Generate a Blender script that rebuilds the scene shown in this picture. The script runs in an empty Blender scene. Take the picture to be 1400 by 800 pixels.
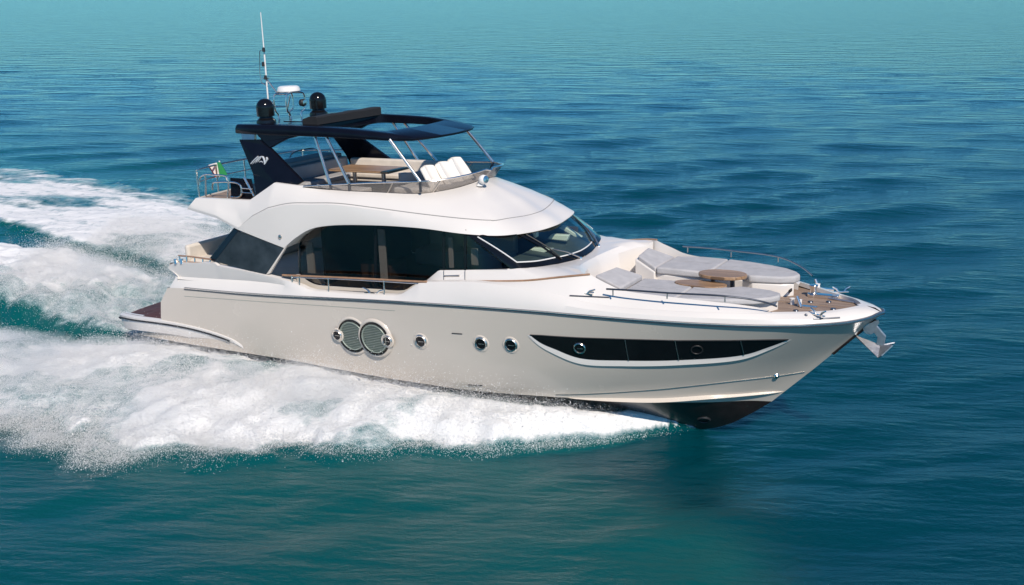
import bpy, bmesh, math, random
import numpy as np
from mathutils import Matrix, Vector
from mathutils.bvhtree import BVHTree
random.seed(7); RNG = np.random.default_rng(11)
R_ = math.radians
SC = bpy.context.scene
COL = SC.collection

# ------------------------------------------------------------------ camera
FPX, CAM_H, PITCH = 1505.2, 9.8733, math.atan(435.0/1505.2)
cam_d = bpy.data.cameras.new('camera'); cam = bpy.data.objects.new('camera', cam_d); COL.objects.link(cam)
cam_d.sensor_width = 36.0; cam_d.lens = FPX/1400.0*36.0
cam_d.clip_start = 0.2; cam_d.clip_end = 30000
cam.location = (0, 0, CAM_H); cam.rotation_euler = (math.pi/2-PITCH, 0, 0)
SC.camera = cam

# ------------------------------------------------------------------ light
SUN_AZ, SUN_EL = R_(17), R_(44)         # azimuth measured to the right of straight-behind-the-camera
sx, sy, sz = math.sin(SUN_AZ)*math.cos(SUN_EL), -math.cos(SUN_AZ)*math.cos(SUN_EL), math.sin(SUN_EL)
sun_d = bpy.data.lights.new('sun', 'SUN'); sun = bpy.data.objects.new('sun', sun_d); COL.objects.link(sun)
sun_d.energy = 4.8; sun_d.angle = R_(0.53); sun_d.color = (1.0, .90, .785)
sun.rotation_euler = Vector((sx, sy, sz)).to_track_quat('Z', 'Y').to_euler(); sun.location = (0, -30, 40)
W = bpy.data.worlds.new('World'); SC.world = W; W.use_nodes = True
wn = W.node_tree; wn.nodes.clear()
sky = wn.nodes.new('ShaderNodeTexSky'); sky.sky_type = 'NISHITA'; sky.sun_disc = False
sky.sun_elevation = SUN_EL; sky.sun_rotation = math.atan2(sx, sy)
sky.air_density = 1.0; sky.dust_density = 0.05; sky.ozone_density = 4.0
tint = wn.nodes.new('ShaderNodeMix'); tint.data_type = 'RGBA'; tint.blend_type = 'MULTIPLY'; tint.inputs[0].default_value = 1.0; tint.inputs[7].default_value = (.34, .86, 1.17, 1)
bg = wn.nodes.new('ShaderNodeBackground'); bg.inputs['Strength'].default_value = 0.088
wo = wn.nodes.new('ShaderNodeOutputWorld')
wn.links.new(sky.outputs[0], tint.inputs[6]); wn.links.new(tint.outputs[2], bg.inputs[0]); wn.links.new(bg.outputs[0], wo.inputs[0])
vs = SC.view_settings; vs.view_transform = 'Standard'; vs.look = 'None'; vs.exposure = 0.0; vs.gamma = 1.0; vs.use_curve_mapping = False

# ------------------------------------------------------------------ yacht frame: X forward, Y to port, Z up
def _rot(yaw, pitch, heel):
    cy, sy_ = math.cos(yaw), math.sin(yaw); cp, sp = math.cos(pitch), math.sin(pitch); ch, sh = math.cos(heel), math.sin(heel)
    return (np.array([[cy,-sy_,0],[sy_,cy,0],[0,0,1]]) @ np.array([[cp,0,-sp],[0,1,0],[sp,0,cp]]) @ np.array([[1,0,0],[0,ch,-sh],[0,sh,ch]]))
BM = _rot(R_(-28.8719), R_(2.6566), R_(-.6577)); BT = np.array([-9.8312, 30.8732, .2068])
ROOT_M = Matrix([list(BM[i])+[BT[i]] for i in range(3)]+[[0,0,0,1]])
CO = BM.T @ (np.array([0,0,CAM_H])-BT)
def ray(px, py):
    c, s = math.cos(PITCH), math.sin(PITCH); x, y = (px-700)/FPX, (400-py)/FPX
    v = BM.T @ np.array([x, c+y*s, -s+y*c]); return v/np.linalg.norm(v)
def UY(px, py, Y): r = ray(px, py); return CO+r*(Y-CO[1])/r[1]
def UZ(px, py, Z): r = ray(px, py); return CO+r*(Z-CO[2])/r[2]
def UX(px, py, X): r = ray(px, py); return CO+r*(X-CO[0])/r[0]
def TY(pts): return np.array([UY(*p) for p in pts])     # measured points: picture position and half-breadth

# ------------------------------------------------------------------ materials
def _mat(name):
    m = bpy.data.materials.new(name); m.use_nodes = True
    return m, m.node_tree.nodes, m.node_tree.links, m.node_tree.nodes['Principled BSDF']
def _coord(n, l, scale=(1,1,1)):
    tc = n.new('ShaderNodeTexCoord'); mp = n.new('ShaderNodeMapping'); mp.inputs['Scale'].default_value = scale
    l.new(tc.outputs['Object'], mp.inputs[0]); return mp
def mat(name, col, rough=.4, metal=0., coat=0., var=.06, vscale=1.5, bump=0., bscale=60., spec=.5):
    m, n, l, p = _mat(name)
    p.inputs['Roughness'].default_value = rough; p.inputs['Metallic'].default_value = metal
    p.inputs['Coat Weight'].default_value = coat; p.inputs['Coat Roughness'].default_value = .06
    p.inputs['Specular IOR Level'].default_value = spec
    mp = _coord(n, l); t = n.new('ShaderNodeTexNoise'); t.inputs['Scale'].default_value = vscale; t.inputs['Detail'].default_value = 5
    l.new(mp.outputs[0], t.inputs['Vector'])
    r = n.new('ShaderNodeValToRGB'); r.color_ramp.elements[0].position = .3; r.color_ramp.elements[1].position = .7
    r.color_ramp.elements[0].color = (*[c*(1-var) for c in col], 1); r.color_ramp.elements[1].color = (*[min(1, c*(1+var)) for c in col], 1)
    l.new(t.outputs[0], r.inputs[0]); l.new(r.outputs[0], p.inputs['Base Color'])
    mr = n.new('ShaderNodeMapRange'); mr.inputs['To Min'].default_value = rough*.8; mr.inputs['To Max'].default_value = min(1, rough*1.25)
    l.new(t.outputs[0], mr.inputs['Value']); l.new(mr.outputs[0], p.inputs['Roughness'])
    if bump:
        t2 = n.new('ShaderNodeTexNoise'); t2.inputs['Scale'].default_value = bscale; t2.inputs['Detail'].default_value = 4
        l.new(mp.outputs[0], t2.inputs['Vector'])
        b = n.new('ShaderNodeBump'); b.inputs['Strength'].default_value = bump; b.inputs['Distance'].default_value = .02
        l.new(t2.outputs[0], b.inputs['Height']); l.new(b.outputs[0], p.inputs['Normal'])
    return m
def teak(name, a, b, caulk, rough=.6, width=.06, along=0, line=.12):
    m, n, l, p = _mat(name)
    mp = _coord(n, l); sp = n.new('ShaderNodeSeparateXYZ'); l.new(mp.outputs[0], sp.inputs[0])
    mm = n.new('ShaderNodeMath'); mm.operation = 'DIVIDE'; mm.inputs[1].default_value = width; l.new(sp.outputs[1-along], mm.inputs[0])
    fr = n.new('ShaderNodeMath'); fr.operation = 'FRACT'; l.new(mm.outputs[0], fr.inputs[0])
    lt = n.new('ShaderNodeMath'); lt.operation = 'LESS_THAN'; lt.inputs[1].default_value = line; l.new(fr.outputs[0], lt.inputs[0])
    fl = n.new('ShaderNodeMath'); fl.operation = 'FLOOR'; l.new(mm.outputs[0], fl.inputs[0])
    wn_ = n.new('ShaderNodeTexWhiteNoise'); wn_.noise_dimensions = '1D'; l.new(fl.outputs[0], wn_.inputs['W'])
    g = _coord(n, l, (1.2, 14, 6) if along == 0 else (14, 1.2, 6))
    t = n.new('ShaderNodeTexNoise'); t.inputs['Scale'].default_value = 3; t.inputs['Detail'].default_value = 6; l.new(g.outputs[0], t.inputs['Vector'])
    ad = n.new('ShaderNodeMath'); ad.operation = 'MULTIPLY_ADD'; ad.inputs[1].default_value = .45; l.new(wn_.outputs[0], ad.inputs[0]); l.new(t.outputs[0], ad.inputs[2])
    r = n.new('ShaderNodeValToRGB'); r.color_ramp.elements[0].position = .3; r.color_ramp.elements[1].position = 1.
    r.color_ramp.elements[0].color = (*a, 1); r.color_ramp.elements[1].color = (*b, 1); l.new(ad.outputs[0], r.inputs[0])
    mx = n.new('ShaderNodeMix'); mx.data_type = 'RGBA'; l.new(lt.outputs[0], mx.inputs['Factor']); l.new(r.outputs[0], mx.inputs[6]); mx.inputs[7].default_value = (*caulk, 1)
    l.new(mx.outputs[2], p.inputs['Base Color']); p.inputs['Roughness'].default_value = rough
    return m
def glass(name, tint, refl=(1,1,1), rough=.01, ior=1.5, wav=0.):
    m, n, l, p = _mat(name); n.remove(p)
    tr = n.new('ShaderNodeBsdfTransparent'); tr.inputs[0].default_value = (*tint, 1)
    gl = n.new('ShaderNodeBsdfGlossy'); gl.inputs[0].default_value = (*refl, 1); gl.inputs['Roughness'].default_value = rough
    fr = n.new('ShaderNodeLayerWeight'); fr.inputs['Blend'].default_value = .5         # Schlick reflectance from the facing angle
    pw = n.new('ShaderNodeMath'); pw.operation = 'POWER'; pw.inputs[1].default_value = 5.; l.new(fr.outputs['Facing'], pw.inputs[0])
    f0 = ((ior-1)/(ior+1))**2; ma = n.new('ShaderNodeMath'); ma.operation = 'MULTIPLY_ADD'; ma.inputs[1].default_value = 1-f0; ma.inputs[2].default_value = f0; l.new(pw.outputs[0], ma.inputs[0])
    mx = n.new('ShaderNodeMixShader'); l.new(ma.outputs[0], mx.inputs[0]); l.new(tr.outputs[0], mx.inputs[1]); l.new(gl.outputs[0], mx.inputs[2])
    if wav:
        mp = _coord(n, l); t = n.new('ShaderNodeTexNoise'); t.inputs['Scale'].default_value = 1.3; l.new(mp.outputs[0], t.inputs['Vector'])
        b = n.new('ShaderNodeBump'); b.inputs['Strength'].default_value = wav; b.inputs['Distance'].default_value = .02
        l.new(t.outputs[0], b.inputs['Height']); l.new(b.outputs[0], gl.inputs['Normal']); l.new(b.outputs[0], fr.inputs['Normal'])
    l.new(mx.outputs[0], n['Material Output'].inputs[0]); return m
M = dict(
  hull=mat('pearl_hull_paint', (.575,.515,.45), .25, 0, .35, .02, .6),
  white=mat('white_gelcoat', (.70,.665,.63), .3, 0, .2, .02, .8),
  nonskid=mat('cream_nonskid', (.70,.66,.60), .7, 0, 0, .05, 5, .25, 180),
  black=mat('black_antifouling', (.020,.012,.011), .32, 0, .15, .3, 4, .1, 20),
  navy=mat('navy_metallic_paint', (.0045,.005,.010), .22, .0, .04, .2, 2, spec=.22),
  gloss=mat('gloss_black', (.006,.006,.007), .12, 0, .15, .2, 3, spec=.35),
  rubber=mat('black_rubber', (.016,.016,.018), .5, 0, 0, .2, 8),
  chrome=mat('polished_steel', (.86,.80,.73), .22, 1., 0, .04, 4),
  steel=mat('brushed_steel', (.60,.55,.50), .32, 1., 0, .06, 6),
  trim=mat('slate_rub_strip', (.10,.115,.14), .3, .3, 0, .1, 6), darksteel=mat('dark_trim', (.10,.11,.13), .3, .8, 0, .1, 6),
  teak=teak('weathered_teak', (.20,.135,.10), (.36,.265,.20), (.05,.045,.04), .65, .055),
  wetteak=teak('wet_dark_teak', (.050,.018,.016), (.110,.042,.036), (.014,.008,.008), .7, .055),
  varnish=mat('varnished_teak', (.33,.19,.11), .3, 0, .4, .18, 9),
  tabletop=teak('table_teak', (.24,.14,.075), (.44,.28,.165), (.14,.085,.05), .4, .09),
  cushion=mat('grey_fabric', (.43,.42,.425), .85, 0, 0, .08, 5, .7, 4),
  cushion2=mat('white_vinyl', (.80,.76,.70), .5, 0, 0, .04, 5, .15, 25),
  sofa=mat('cream_upholstery', (.62,.565,.50), .7, 0, 0, .06, 5, .2, 30),
  greysofa=mat('grey_upholstery', (.34,.34,.35), .75, 0, 0, .06, 5, .2, 30),
  beige=mat('beige_lining', (.60,.545,.47), .7, 0, 0, .05, 2),
  louver=mat('grey_green_louver', (.27,.315,.275), .4, .2, 0, .05, 6),
  saloon=glass('dark_tinted_glass', (.60,.59,.58), (.85,.78,.76), .01, 1.5, .05),
  wing=mat('smoked_wing_glass', (.030,.037,.044), .10, 0, .2, .4, 2.5, .10, 7, spec=.6),
  screen=glass('windscreen_glass', (.88,.94,.90), (1,1,1), .006, 1.5),
  plexi=glass('smoked_plexiglass', (.60,.59,.585), (1,.96,.92), .22, 2.1),
  port=glass('porthole_glass', (.12,.14,.14), (1,1,1), .02, 1.5),
  dark=mat('dark_interior', (.02,.018,.016), .6, 0, 0, .2, 3),
  brown=mat('brown_interior', (.09,.055,.035), .6, 0, 0, .2, 3),
  canvas=mat('black_canvas', (.012,.012,.014), .75, 0, 0, .2, 12, .3, 25),
  solar=mat('dark_glass_panel', (.016,.017,.02), .2, .2, .3, .3, 12),
  galv=mat('galvanised_steel', (.50,.50,.52), .38, .85, 0, .15, 9, .2, 40),
  red=mat('flag_red', (.55,.03,.03), .8), green=mat('flag_green', (.02,.26,.08), .8), flagw=mat('flag_white', (.75,.73,.72), .8),
  shade=mat('grille_shade', (.10,.12,.105), .6), dash=mat('slate_dashboard', (.06,.07,.075), .6, 0, 0, .2, 3), seam=mat('grey_seam', (.30,.29,.28), .5), logo=mat('silver_lettering', (.62,.63,.65), .35, .3), white2=mat('white_plastic', (.78,.76,.74), .35, 0, .2, .03, 3),
)

# ------------------------------------------------------------------ mesh helpers
def spl(pts, n, closed=False):
    P = np.asarray(pts, float)
    d = np.r_[0, np.cumsum(np.sqrt(np.linalg.norm(np.diff(P, axis=0), axis=1))+1e-9)]
    m = len(P); T = np.zeros_like(P)
    for i in range(m):
        if 0 < i < m-1:
            a = (P[i]-P[i-1])/(d[i]-d[i-1]); b = (P[i+1]-P[i])/(d[i+1]-d[i]); wa = d[i+1]-d[i]; wb = d[i]-d[i-1]
            T[i] = (a*wa+b*wb)/(wa+wb)
    T[0] = (P[1]-P[0])/(d[1]-d[0]) if m < 3 else 1.5*(P[1]-P[0])/(d[1]-d[0])-.5*T[1]
    T[-1] = (P[-1]-P[-2])/(d[-1]-d[-2]) if m < 3 else 1.5*(P[-1]-P[-2])/(d[-1]-d[-2])-.5*T[-2]
    def ev(s):
        k = np.clip(np.searchsorted(d, s, 'right')-1, 0, m-2); h = d[k+1]-d[k]; u = ((s-d[k])/h)[:, None]; h = h[:, None]
        return (2*u**3-3*u**2+1)*P[k]+(u**3-2*u**2+u)*h*T[k]+(-2*u**3+3*u**2)*P[k+1]+(u**3-u**2)*h*T[k+1]
    f = ev(np.linspace(0, d[-1], max(400, n*4))); L = np.r_[0, np.cumsum(np.linalg.norm(np.diff(f, axis=0), axis=1))]
    t = np.linspace(0, L[-1], n); return np.stack([np.interp(t, L, f[:, k]) for k in range(3)], 1)
def poly(pts, n):
    P = np.asarray(pts, float); L = np.r_[0, np.cumsum(np.linalg.norm(np.diff(P, axis=0), axis=1))]
    t = np.linspace(0, L[-1], n); return np.stack([np.interp(t, L, P[:, k]) for k in range(3)], 1)
def mir(P): Q = np.array(P, float); Q[..., 1] *= -1; return Q
def raw(name, V, F, m, parent=None, smooth=True, ang=35, solid=0., off=-1.):
    me = bpy.data.meshes.new(name); me.from_pydata([tuple(map(float, v)) for v in V], [], [tuple(map(int, f)) for f in F]); me.update()
    bm = bmesh.new(); bm.from_mesh(me); bmesh.ops.remove_doubles(bm, verts=bm.verts, dist=2e-4)
    bmesh.ops.recalc_face_normals(bm, faces=bm.faces)
    if solid: bmesh.ops.solidify(bm, geom=bm.faces[:], thickness=solid)
    bm.to_mesh(me); bm.free()
    if smooth: me.shade_smooth(); me.set_sharp_from_angle(angle=R_(ang))
    me.materials.append(m); o = bpy.data.objects.new(name, me); COL.objects.link(o)
    if parent is not None: o.parent = parent
    return o
class MB:
    def __init__(s): s.V = []; s.F = []
    def add(s, V, F):
        k = len(s.V); s.V += [tuple(v) for v in V]; s.F += [tuple(i+k for i in f) for f in F]; return s
    def grid(s, rows, closed_u=False, closed_v=False):
        A = np.asarray(rows, float); a, b = A.shape[:2]; F = []
        for i in range(a if closed_v else a-1):
            for j in range(b if closed_u else b-1):
                F.append((i*b+j, i*b+(j+1) % b, ((i+1) % a)*b+(j+1) % b, ((i+1) % a)*b+j))
        return s.add(A.reshape(-1, 3), F)
    def tube(s, pts, r, n=8, cap=True, flat=None):
        P = np.asarray(pts, float); m = len(P); rr = np.full(m, r) if np.isscalar(r) else np.asarray(r, float)
        T = np.gradient(P, axis=0); T /= np.linalg.norm(T, axis=1)[:, None]+1e-12
        up = np.array([0,0,1.]) if abs(T[0][2]) < .9 else np.array([1.,0,0]); rows = []
        N = np.cross(up, T[0]); N /= np.linalg.norm(N)
        for i in range(m):
            N = N-T[i]*(N@T[i]); N /= np.linalg.norm(N)+1e-12; Bv = np.cross(T[i], N)
            rows.append([P[i]+rr[i]*(math.cos(a)*N+math.sin(a)*Bv) for a in np.linspace(0, 2*math.pi, n, endpoint=False)])
        k = len(s.V); s.grid(rows, closed_u=True)
        if cap: s.F.append(tuple(k+i for i in range(n))[::-1]); s.F.append(tuple(k+(m-1)*n+i for i in range(n)))
        return s
    def box(s, c, sz, Rm=None):
        c = np.array(c, float); h = np.array(sz, float)/2; Rm = np.eye(3) if Rm is None else Rm
        V = [c+Rm@(h*np.array(q)) for q in [(-1,-1,-1),(1,-1,-1),(1,1,-1),(-1,1,-1),(-1,-1,1),(1,-1,1),(1,1,1),(-1,1,1)]]
        return s.add(V, [(3,2,1,0),(4,5,6,7),(0,1,5,4),(1,2,6,5),(2,3,7,6),(3,0,4,7)])
    def lathe(s, prof, c, n=24, ax=None):
        c = np.array(c, float); Rm = np.eye(3) if ax is None else frame(ax)
        rows = [[c+Rm@np.array([r*math.cos(a), r*math.sin(a), z]) for a in np.linspace(0, 2*math.pi, n, endpoint=False)] for r, z in prof]
        return s.grid(rows, closed_u=True)
    def prism(s, A, B):   # two matching outlines joined
        n = len(A); k = len(s.V); s.V += [tuple(v) for v in A]+[tuple(v) for v in B]
        s.F += [tuple(k+i for i in range(n))[::-1], tuple(k+n+i for i in range(n))]+[(k+i, k+(i+1) % n, k+n+(i+1) % n, k+n+i) for i in range(n)]
        return s
    def build(s, name, m, parent=None, smooth=True, ang=35, solid=0., bevel=0., off=-1., seg=2):
        o = raw(name, s.V, s.F, m, parent, smooth, ang, solid)
        if bevel: md = o.modifiers.new('bevel', 'BEVEL'); md.width = bevel; md.segments = seg; md.limit_method = 'ANGLE'; md.angle_limit = R_(40); md.harden_normals = False
        return o
def frame(ax):
    z = np.array(ax, float); z /= np.linalg.norm(z); x = np.cross([0,0,1.], z)
    if np.linalg.norm(x) < 1e-3: x = np.array([1.,0,0])
    x /= np.linalg.norm(x); return np.stack([x, np.cross(z, x), z], 1)
def tag(o, label, cat, group=None, kind=None):
    if label: o['label'] = label
    if cat: o['category'] = cat
    if group: o['group'] = group
    if kind: o['kind'] = kind
    return o
def empty(name, mw=None):
    o = bpy.data.objects.new(name, None); COL.objects.link(o); o.empty_display_size = .3
    if mw is not None: o.matrix_world = mw
    return o
def aboard(name, p):          # a thing of its own standing at a point on board
    return empty(name, ROOT_M @ Matrix.Translation(Vector([float(c) for c in p])))
# ------------------------------------------------------------------ THE YACHT
yacht = empty('motor_yacht', ROOT_M)
tag(yacht, 'white and pearl flybridge motor yacht with navy hardtop speeding over teal water', 'motor yacht')

# ---- hull lines (starboard), bottom to top
NU = 170
stem = np.array([(19.906,0,2.13),(19.798,0,2.0),(19.407,0,1.626),(18.977,0,1.189),(18.625,0,.803),(17.69,0,-.076),(17.192,0,-.455),(16.68,0,-.775),(16.03,0,-.983)])
keel = spl([(.6,0,-.3),(6,0,-.6),(11,0,-.95),(14,0,-1.06),(16.03,0,-.983),(16.68,0,-.775),(17.192,0,-.455),(17.69,0,-.076)], NU)
chine_p = np.vstack([[(.7,-2.3,.2),(2.6,-2.42,.2)], TY([(331,482,-2.45),(400,493,-2.45),(473,507,-2.44),(546,519.6,-2.4),(643,533.6,-2.25),(731,541,-2.05),(816,546,-1.75),(900,550,-1.3),(970,550,-.8)]), [(17.3,-.25,-.03),(17.69,0,-.076)]])
chine = spl(chine_p, NU)
knuck = spl(np.vstack([[(2.15,-2.47,.44)], TY([(332,472,-2.5),(400,483,-2.5),(485,494,-2.5),(564,510,-2.47),(640,521,-2.4),(714,528,-2.25),(785,528.5,-2.02),(854,525.6,-1.75),(970,517,-1.15)]), [(18.15,-.28,.78),(18.58,0,.79)]]), NU)
rub_p = np.vstack([[UY(229,393.5,-2.42)], TY([(253,394.5,-2.5),(350,403,-2.6),(440,408,-2.63),(510,411.5,-2.65),(617,418,-2.65),(740,427,-2.58),(780,430.5,-2.52),(865.7,437.5,-2.33),(951,443,-2.05),(1040,446,-1.6),(1100,445.5,-1.25),(1160,441,-.72),(1190,434.5,-.36),(1202,429,-.16)]), [(19.925,0,2.15)]])
rub = spl(rub_p, NU)
def rowmix(a, b, k, out):
    P = a*(1-k)+b*k; u = np.linspace(0, 1, len(P)); P[:, 1] -= np.interp(u, [0,.25,.6,.85,1], out); return P
r1 = rowmix(knuck, rub, .33, [.02,.04,.05,.0,0]); r2 = rowmix(knuck, rub, .67, [.02,.04,.04,-.02,0])
for r_, z_ in ((r1, .33), (r2, .67)):
    k = int(NU*.12); u = np.linspace(1, 0, k)[:, None]**2; r_[:k, 0:1] += (UY(220, 426 if z_ < .5 else 412, -2.45)[0]-r_[0, 0])*u
low1 = rowmix(chine, knuck, .5, [0,0,.0,-.03,0])
hull_mb = MB().grid([chine, low1, knuck, r1, r2, rub])
hull_mb.grid([mir(x) for x in (chine, low1, knuck, r1, r2, rub)])
e = np.array([knuck[0], r1[0], r2[0], rub[0]])                      # transom between the two sides
hull_mb.grid([e*np.array([1,-k,1])*1.0+np.array([-.25*(1-k*k),0,0]) for k in np.linspace(-1, 1, 15)])
hull = hull_mb.build('hull', M['hull'], yacht, ang=24)
bot = MB().grid([keel, rowmix(keel, chine, .5, [0,.05,.05,.05,0]), chine]); bot.grid([mir(x) for x in (keel, rowmix(keel, chine, .5, [0,.05,.05,.05,0]), chine)])
bot.build('bottom', M['black'], yacht, ang=40)

_b = bmesh.new(); _b.from_mesh(hull.data); HB = BVHTree.FromBMesh(_b)
def HIT(px, py, off=0.):
    loc, nrm, _, _ = HB.ray_cast(Vector(CO), Vector(ray(px, py)))
    nrm = np.array(nrm); nrm = nrm if nrm[1] < 0 else -nrm
    return np.array(loc)+nrm*off, nrm

# rub rail, stem guard, strake
def strip(pts, prof, n=None):       # sweep a small profile (out, up) along a hull line; out is horizontal
    P = np.asarray(pts); T = np.gradient(P, axis=0); T[:, 2] = 0; T /= np.linalg.norm(T, axis=1)[:, None]
    O = np.stack([T[:, 1], -T[:, 0], np.zeros(len(P))], 1)      # outward to starboard
    return [P+O*a+np.array([0,0,b]) for a, b in prof]
rr = spl(rub_p[1:], 150)
prof = [(-.02,-.032),(.02,-.032),(.032,-.016),(.032,.016),(.02,.032),(-.02,.032)]
for s in (1, -1):
    g = strip(rr, prof); o = MB().grid([x*np.array([1,s,1]) for x in g]).build('rub_rail', M['trim'], hull)
    g = strip(rr, [(.028,.000),(.044,.004),(.044,.022),(.024,.026)]); MB().grid([x*np.array([1,s,1]) for x in g]).build('rail_insert', M['chrome'], hull)
st = np.array([(19.80,0,2.0),(19.407,0,1.626),(18.96,0,1.17)])
MB().tube(spl(st, 12), .035, 8).build('stem_guard', M['black'], hull)
sk = np.array([HIT(*p)[0] for p in [(775,543.5),(840,546),(900,546.5),(970,542),(1030,538),(1072,535)]])
sk = spl(sk, 50)
for s in (1, -1):
    w = np.sin(np.linspace(0, math.pi, 50))**.5
    T = strip(sk, [(0,.05),(0,-.05)]); A = sk+np.array([0,0,.07])*w[:, None]+np.array([0,.02,0]); Bq = sk+np.array([.03,-.085,-.035])*w[:, None]; Cq = sk+np.array([0,.03,-.08])*w[:, None]
    MB().grid([x*np.array([1,s,1]) for x in (A, Bq, Cq)]).build('spray_rail', M['hull'], hull)

# ---- swim platform
top = TY([(163,430,-2.38),(180,433.5,-2.5),(228,440,-2.53),(260,446,-2.54),(290,454,-2.54),(318,464.5,-2.53),(331,472,-2.50)])
sp_t = spl(top, 60)
edge = np.array([(0.02,0,.60),(.04,-.8,.60),(.1,-1.6,.605),(.2,-2.15,.61)]); edge = np.vstack([edge, sp_t])
edge = spl(edge, 90)
full_t = np.vstack([mir(edge)[::-1][:-1], edge])
lowr = full_t+np.array([.05,0,-.09]); low2 = full_t.copy()
taper = np.interp(full_t[:, 0], [0,3.0,4.8], [.40,.34,.08])
low2[:, 2] -= taper; low2[:, 0] = np.maximum(low2[:, 0], .45+.2*np.abs(low2[:, 1])/2.3*0+.3*(low2[:, 0] < .5)*0); low2[:, 1] *= np.interp(full_t[:, 0], [0,1,4.8], [.97,.975,.985])
inn = full_t.copy(); inn[:, 1] *= .9; inn[:, 0] = np.maximum(inn[:, 0], .16); inn[:, 2] += .012
mid_ = full_t.copy(); mid_[:, 1] *= .965; mid_[:, 2] += .02; mid_[:, 0] += .04
plat = MB().grid([inn, mid_, full_t, lowr, low2])
plat_o = plat.build('swim_platform', M['white'], yacht, ang=50)
sg = full_t+np.array([0,0,-.075]); sg = sg[(full_t[:, 0] < 4.55)]
sg[:, 1] *= 1.004; MB().tube(sg, .022, 6).build('edge_trim', M['rubber'], plat_o)
tk = [p for p in mid_ if p[0] < 3.0]; tkA = np.array(tk)*np.array([1,.985,1])+np.array([.02,0,.006])
MB().prism(tkA-np.array([0,0,.03]), tkA).build('teak_deck', M['wetteak'], plat_o, smooth=False)

# ---- bulwark
cap_pts = [(230.5,367,-2.38),(233,361.5,-2.40),(240,359,-2.43),(262,359.5,-2.47),(293.5,359.5,-2.5),(297.5,363.5,-2.5),(330,369.5,-2.5),(363,376.6,-2.5),(380,380.5,-2.5),(396,385,-2.5),(413,391.5,-2.5),(420,395,-2.5),(428.6,397.4,-2.5),(488.6,402,-2.51),(542,403.6,-2.51),(550,401.5,-2.5),(557,397,-2.48),(574,386.5,-2.45),(583,385.2,-2.43),(620,385,-2.42)]
cap_a = TY(cap_pts)
cap_b = np.vstack([TY([(620,385,-2.42),(660,386.5,-2.42),(740,399,-2.4),(823,417,-2.28),(910,424.5,-2.05),(994,428,-1.75),(1074,429,-1.22),(1132,427.5,-.75),(1165,422.5,-.38)]), [(19.6,0,2.27)]])
cap = np.vstack([poly(cap_a, 130)[:-1], spl(cap_b, 110)]); NC = len(cap)
rd = spl(rub_p, 1500); k17 = np.searchsorted(rd[:, 0], 16.8)
fr_ = np.zeros(NC)
bul_lo = np.zeros_like(cap); i17 = np.argmax(cap[:, 0] > 16.8)
for i in range(NC):
    if i < i17: j = np.clip(np.searchsorted(rd[:, 0], max(cap[i, 0], rd[0, 0])), 0, len(rd)-1); bul_lo[i] = rd[j]
seg_c = np.r_[0, np.cumsum(np.linalg.norm(np.diff(cap[i17-1:], axis=0), axis=1))]; seg_c /= seg_c[-1]
seg_r = np.r_[0, np.cumsum(np.linalg.norm(np.diff(rd[k17:], axis=0), axis=1))]; seg_r /= seg_r[-1]
for i in range(i17, NC):
    bul_lo[i] = [np.interp(seg_c[i-i17+1], seg_r, rd[k17:, k]) for k in range(3)]
# crease line of the stern quarter
cr = TY([(241,378,-2.33),(297.5,381.5,-2.37),(340,384,-2.40),(366,386.5,-2.43),(396,391,-2.5)])
crease = bul_lo*.5+cap*.5
for i in range(NC):
    x = cap[i, 0]
    if x < 6.9:
        c = np.array([np.interp(x, cr[:, 0], cr[:, k]) for k in range(3)]); c[0] = max(x, cr[0, 0])
        w = np.clip((6.9-x)/.6, 0, 1); crease[i] = crease[i]*(1-w)+c*w
    elif x > 10.2:
        w = np.clip((x-10.2)/1.5, 0, 1); crease[i, 1] -= .05*w; crease[i, 2] += .02*w
capin = cap.copy(); capin[:, 1] += np.interp(cap[:, 0], [0,10,17.5,18.8,19.6], [.12,.12,.1,.1,0]); capin[:, 2] += .012; capin[-1, 0] -= .1
capin[:, 0] -= np.interp(cap[:, 0], [0,18,19.6], [0,0,.1])
capdn = capin.copy(); capdn[:, 1] += .01*(cap[:, 0] < 19); capdn[:, 2] = np.where(cap[:, 0] < 10.3, np.minimum(capin[:, 2], 1.96), capin[:, 2]-.09)
bw = MB().grid([bul_lo, bul_lo*.6+crease*.4+np.array([0,-.006,0]), crease, cap*.9+crease*.1+np.array([0,-.006,0]), cap, capin, capdn])
bulwark = bw.build('bulwark', M['white'], yacht, ang=28)
MB().add(mir(np.array(bw.V)), bw.F).build('bulwark', M['white'], yacht, ang=28)
# stern coaming across, with cockpit lining
sc0 = cap[:14]
st_rows = []
for k in np.linspace(-1, 1, 21):
    bulge = -.28*(1-k*k)
    st_rows.append([(2.75+bulge,k*2.42,1.75),(2.72+bulge,k*2.38,2.0),(2.45+bulge,k*2.38,2.19),(2.5+bulge,k*2.38,2.34),(2.75+bulge,k*2.36,2.36),(2.8+bulge,k*2.35,1.95)])
MB().grid(st_rows).build('stern_coaming', M['white'], yacht, ang=35)
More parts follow.
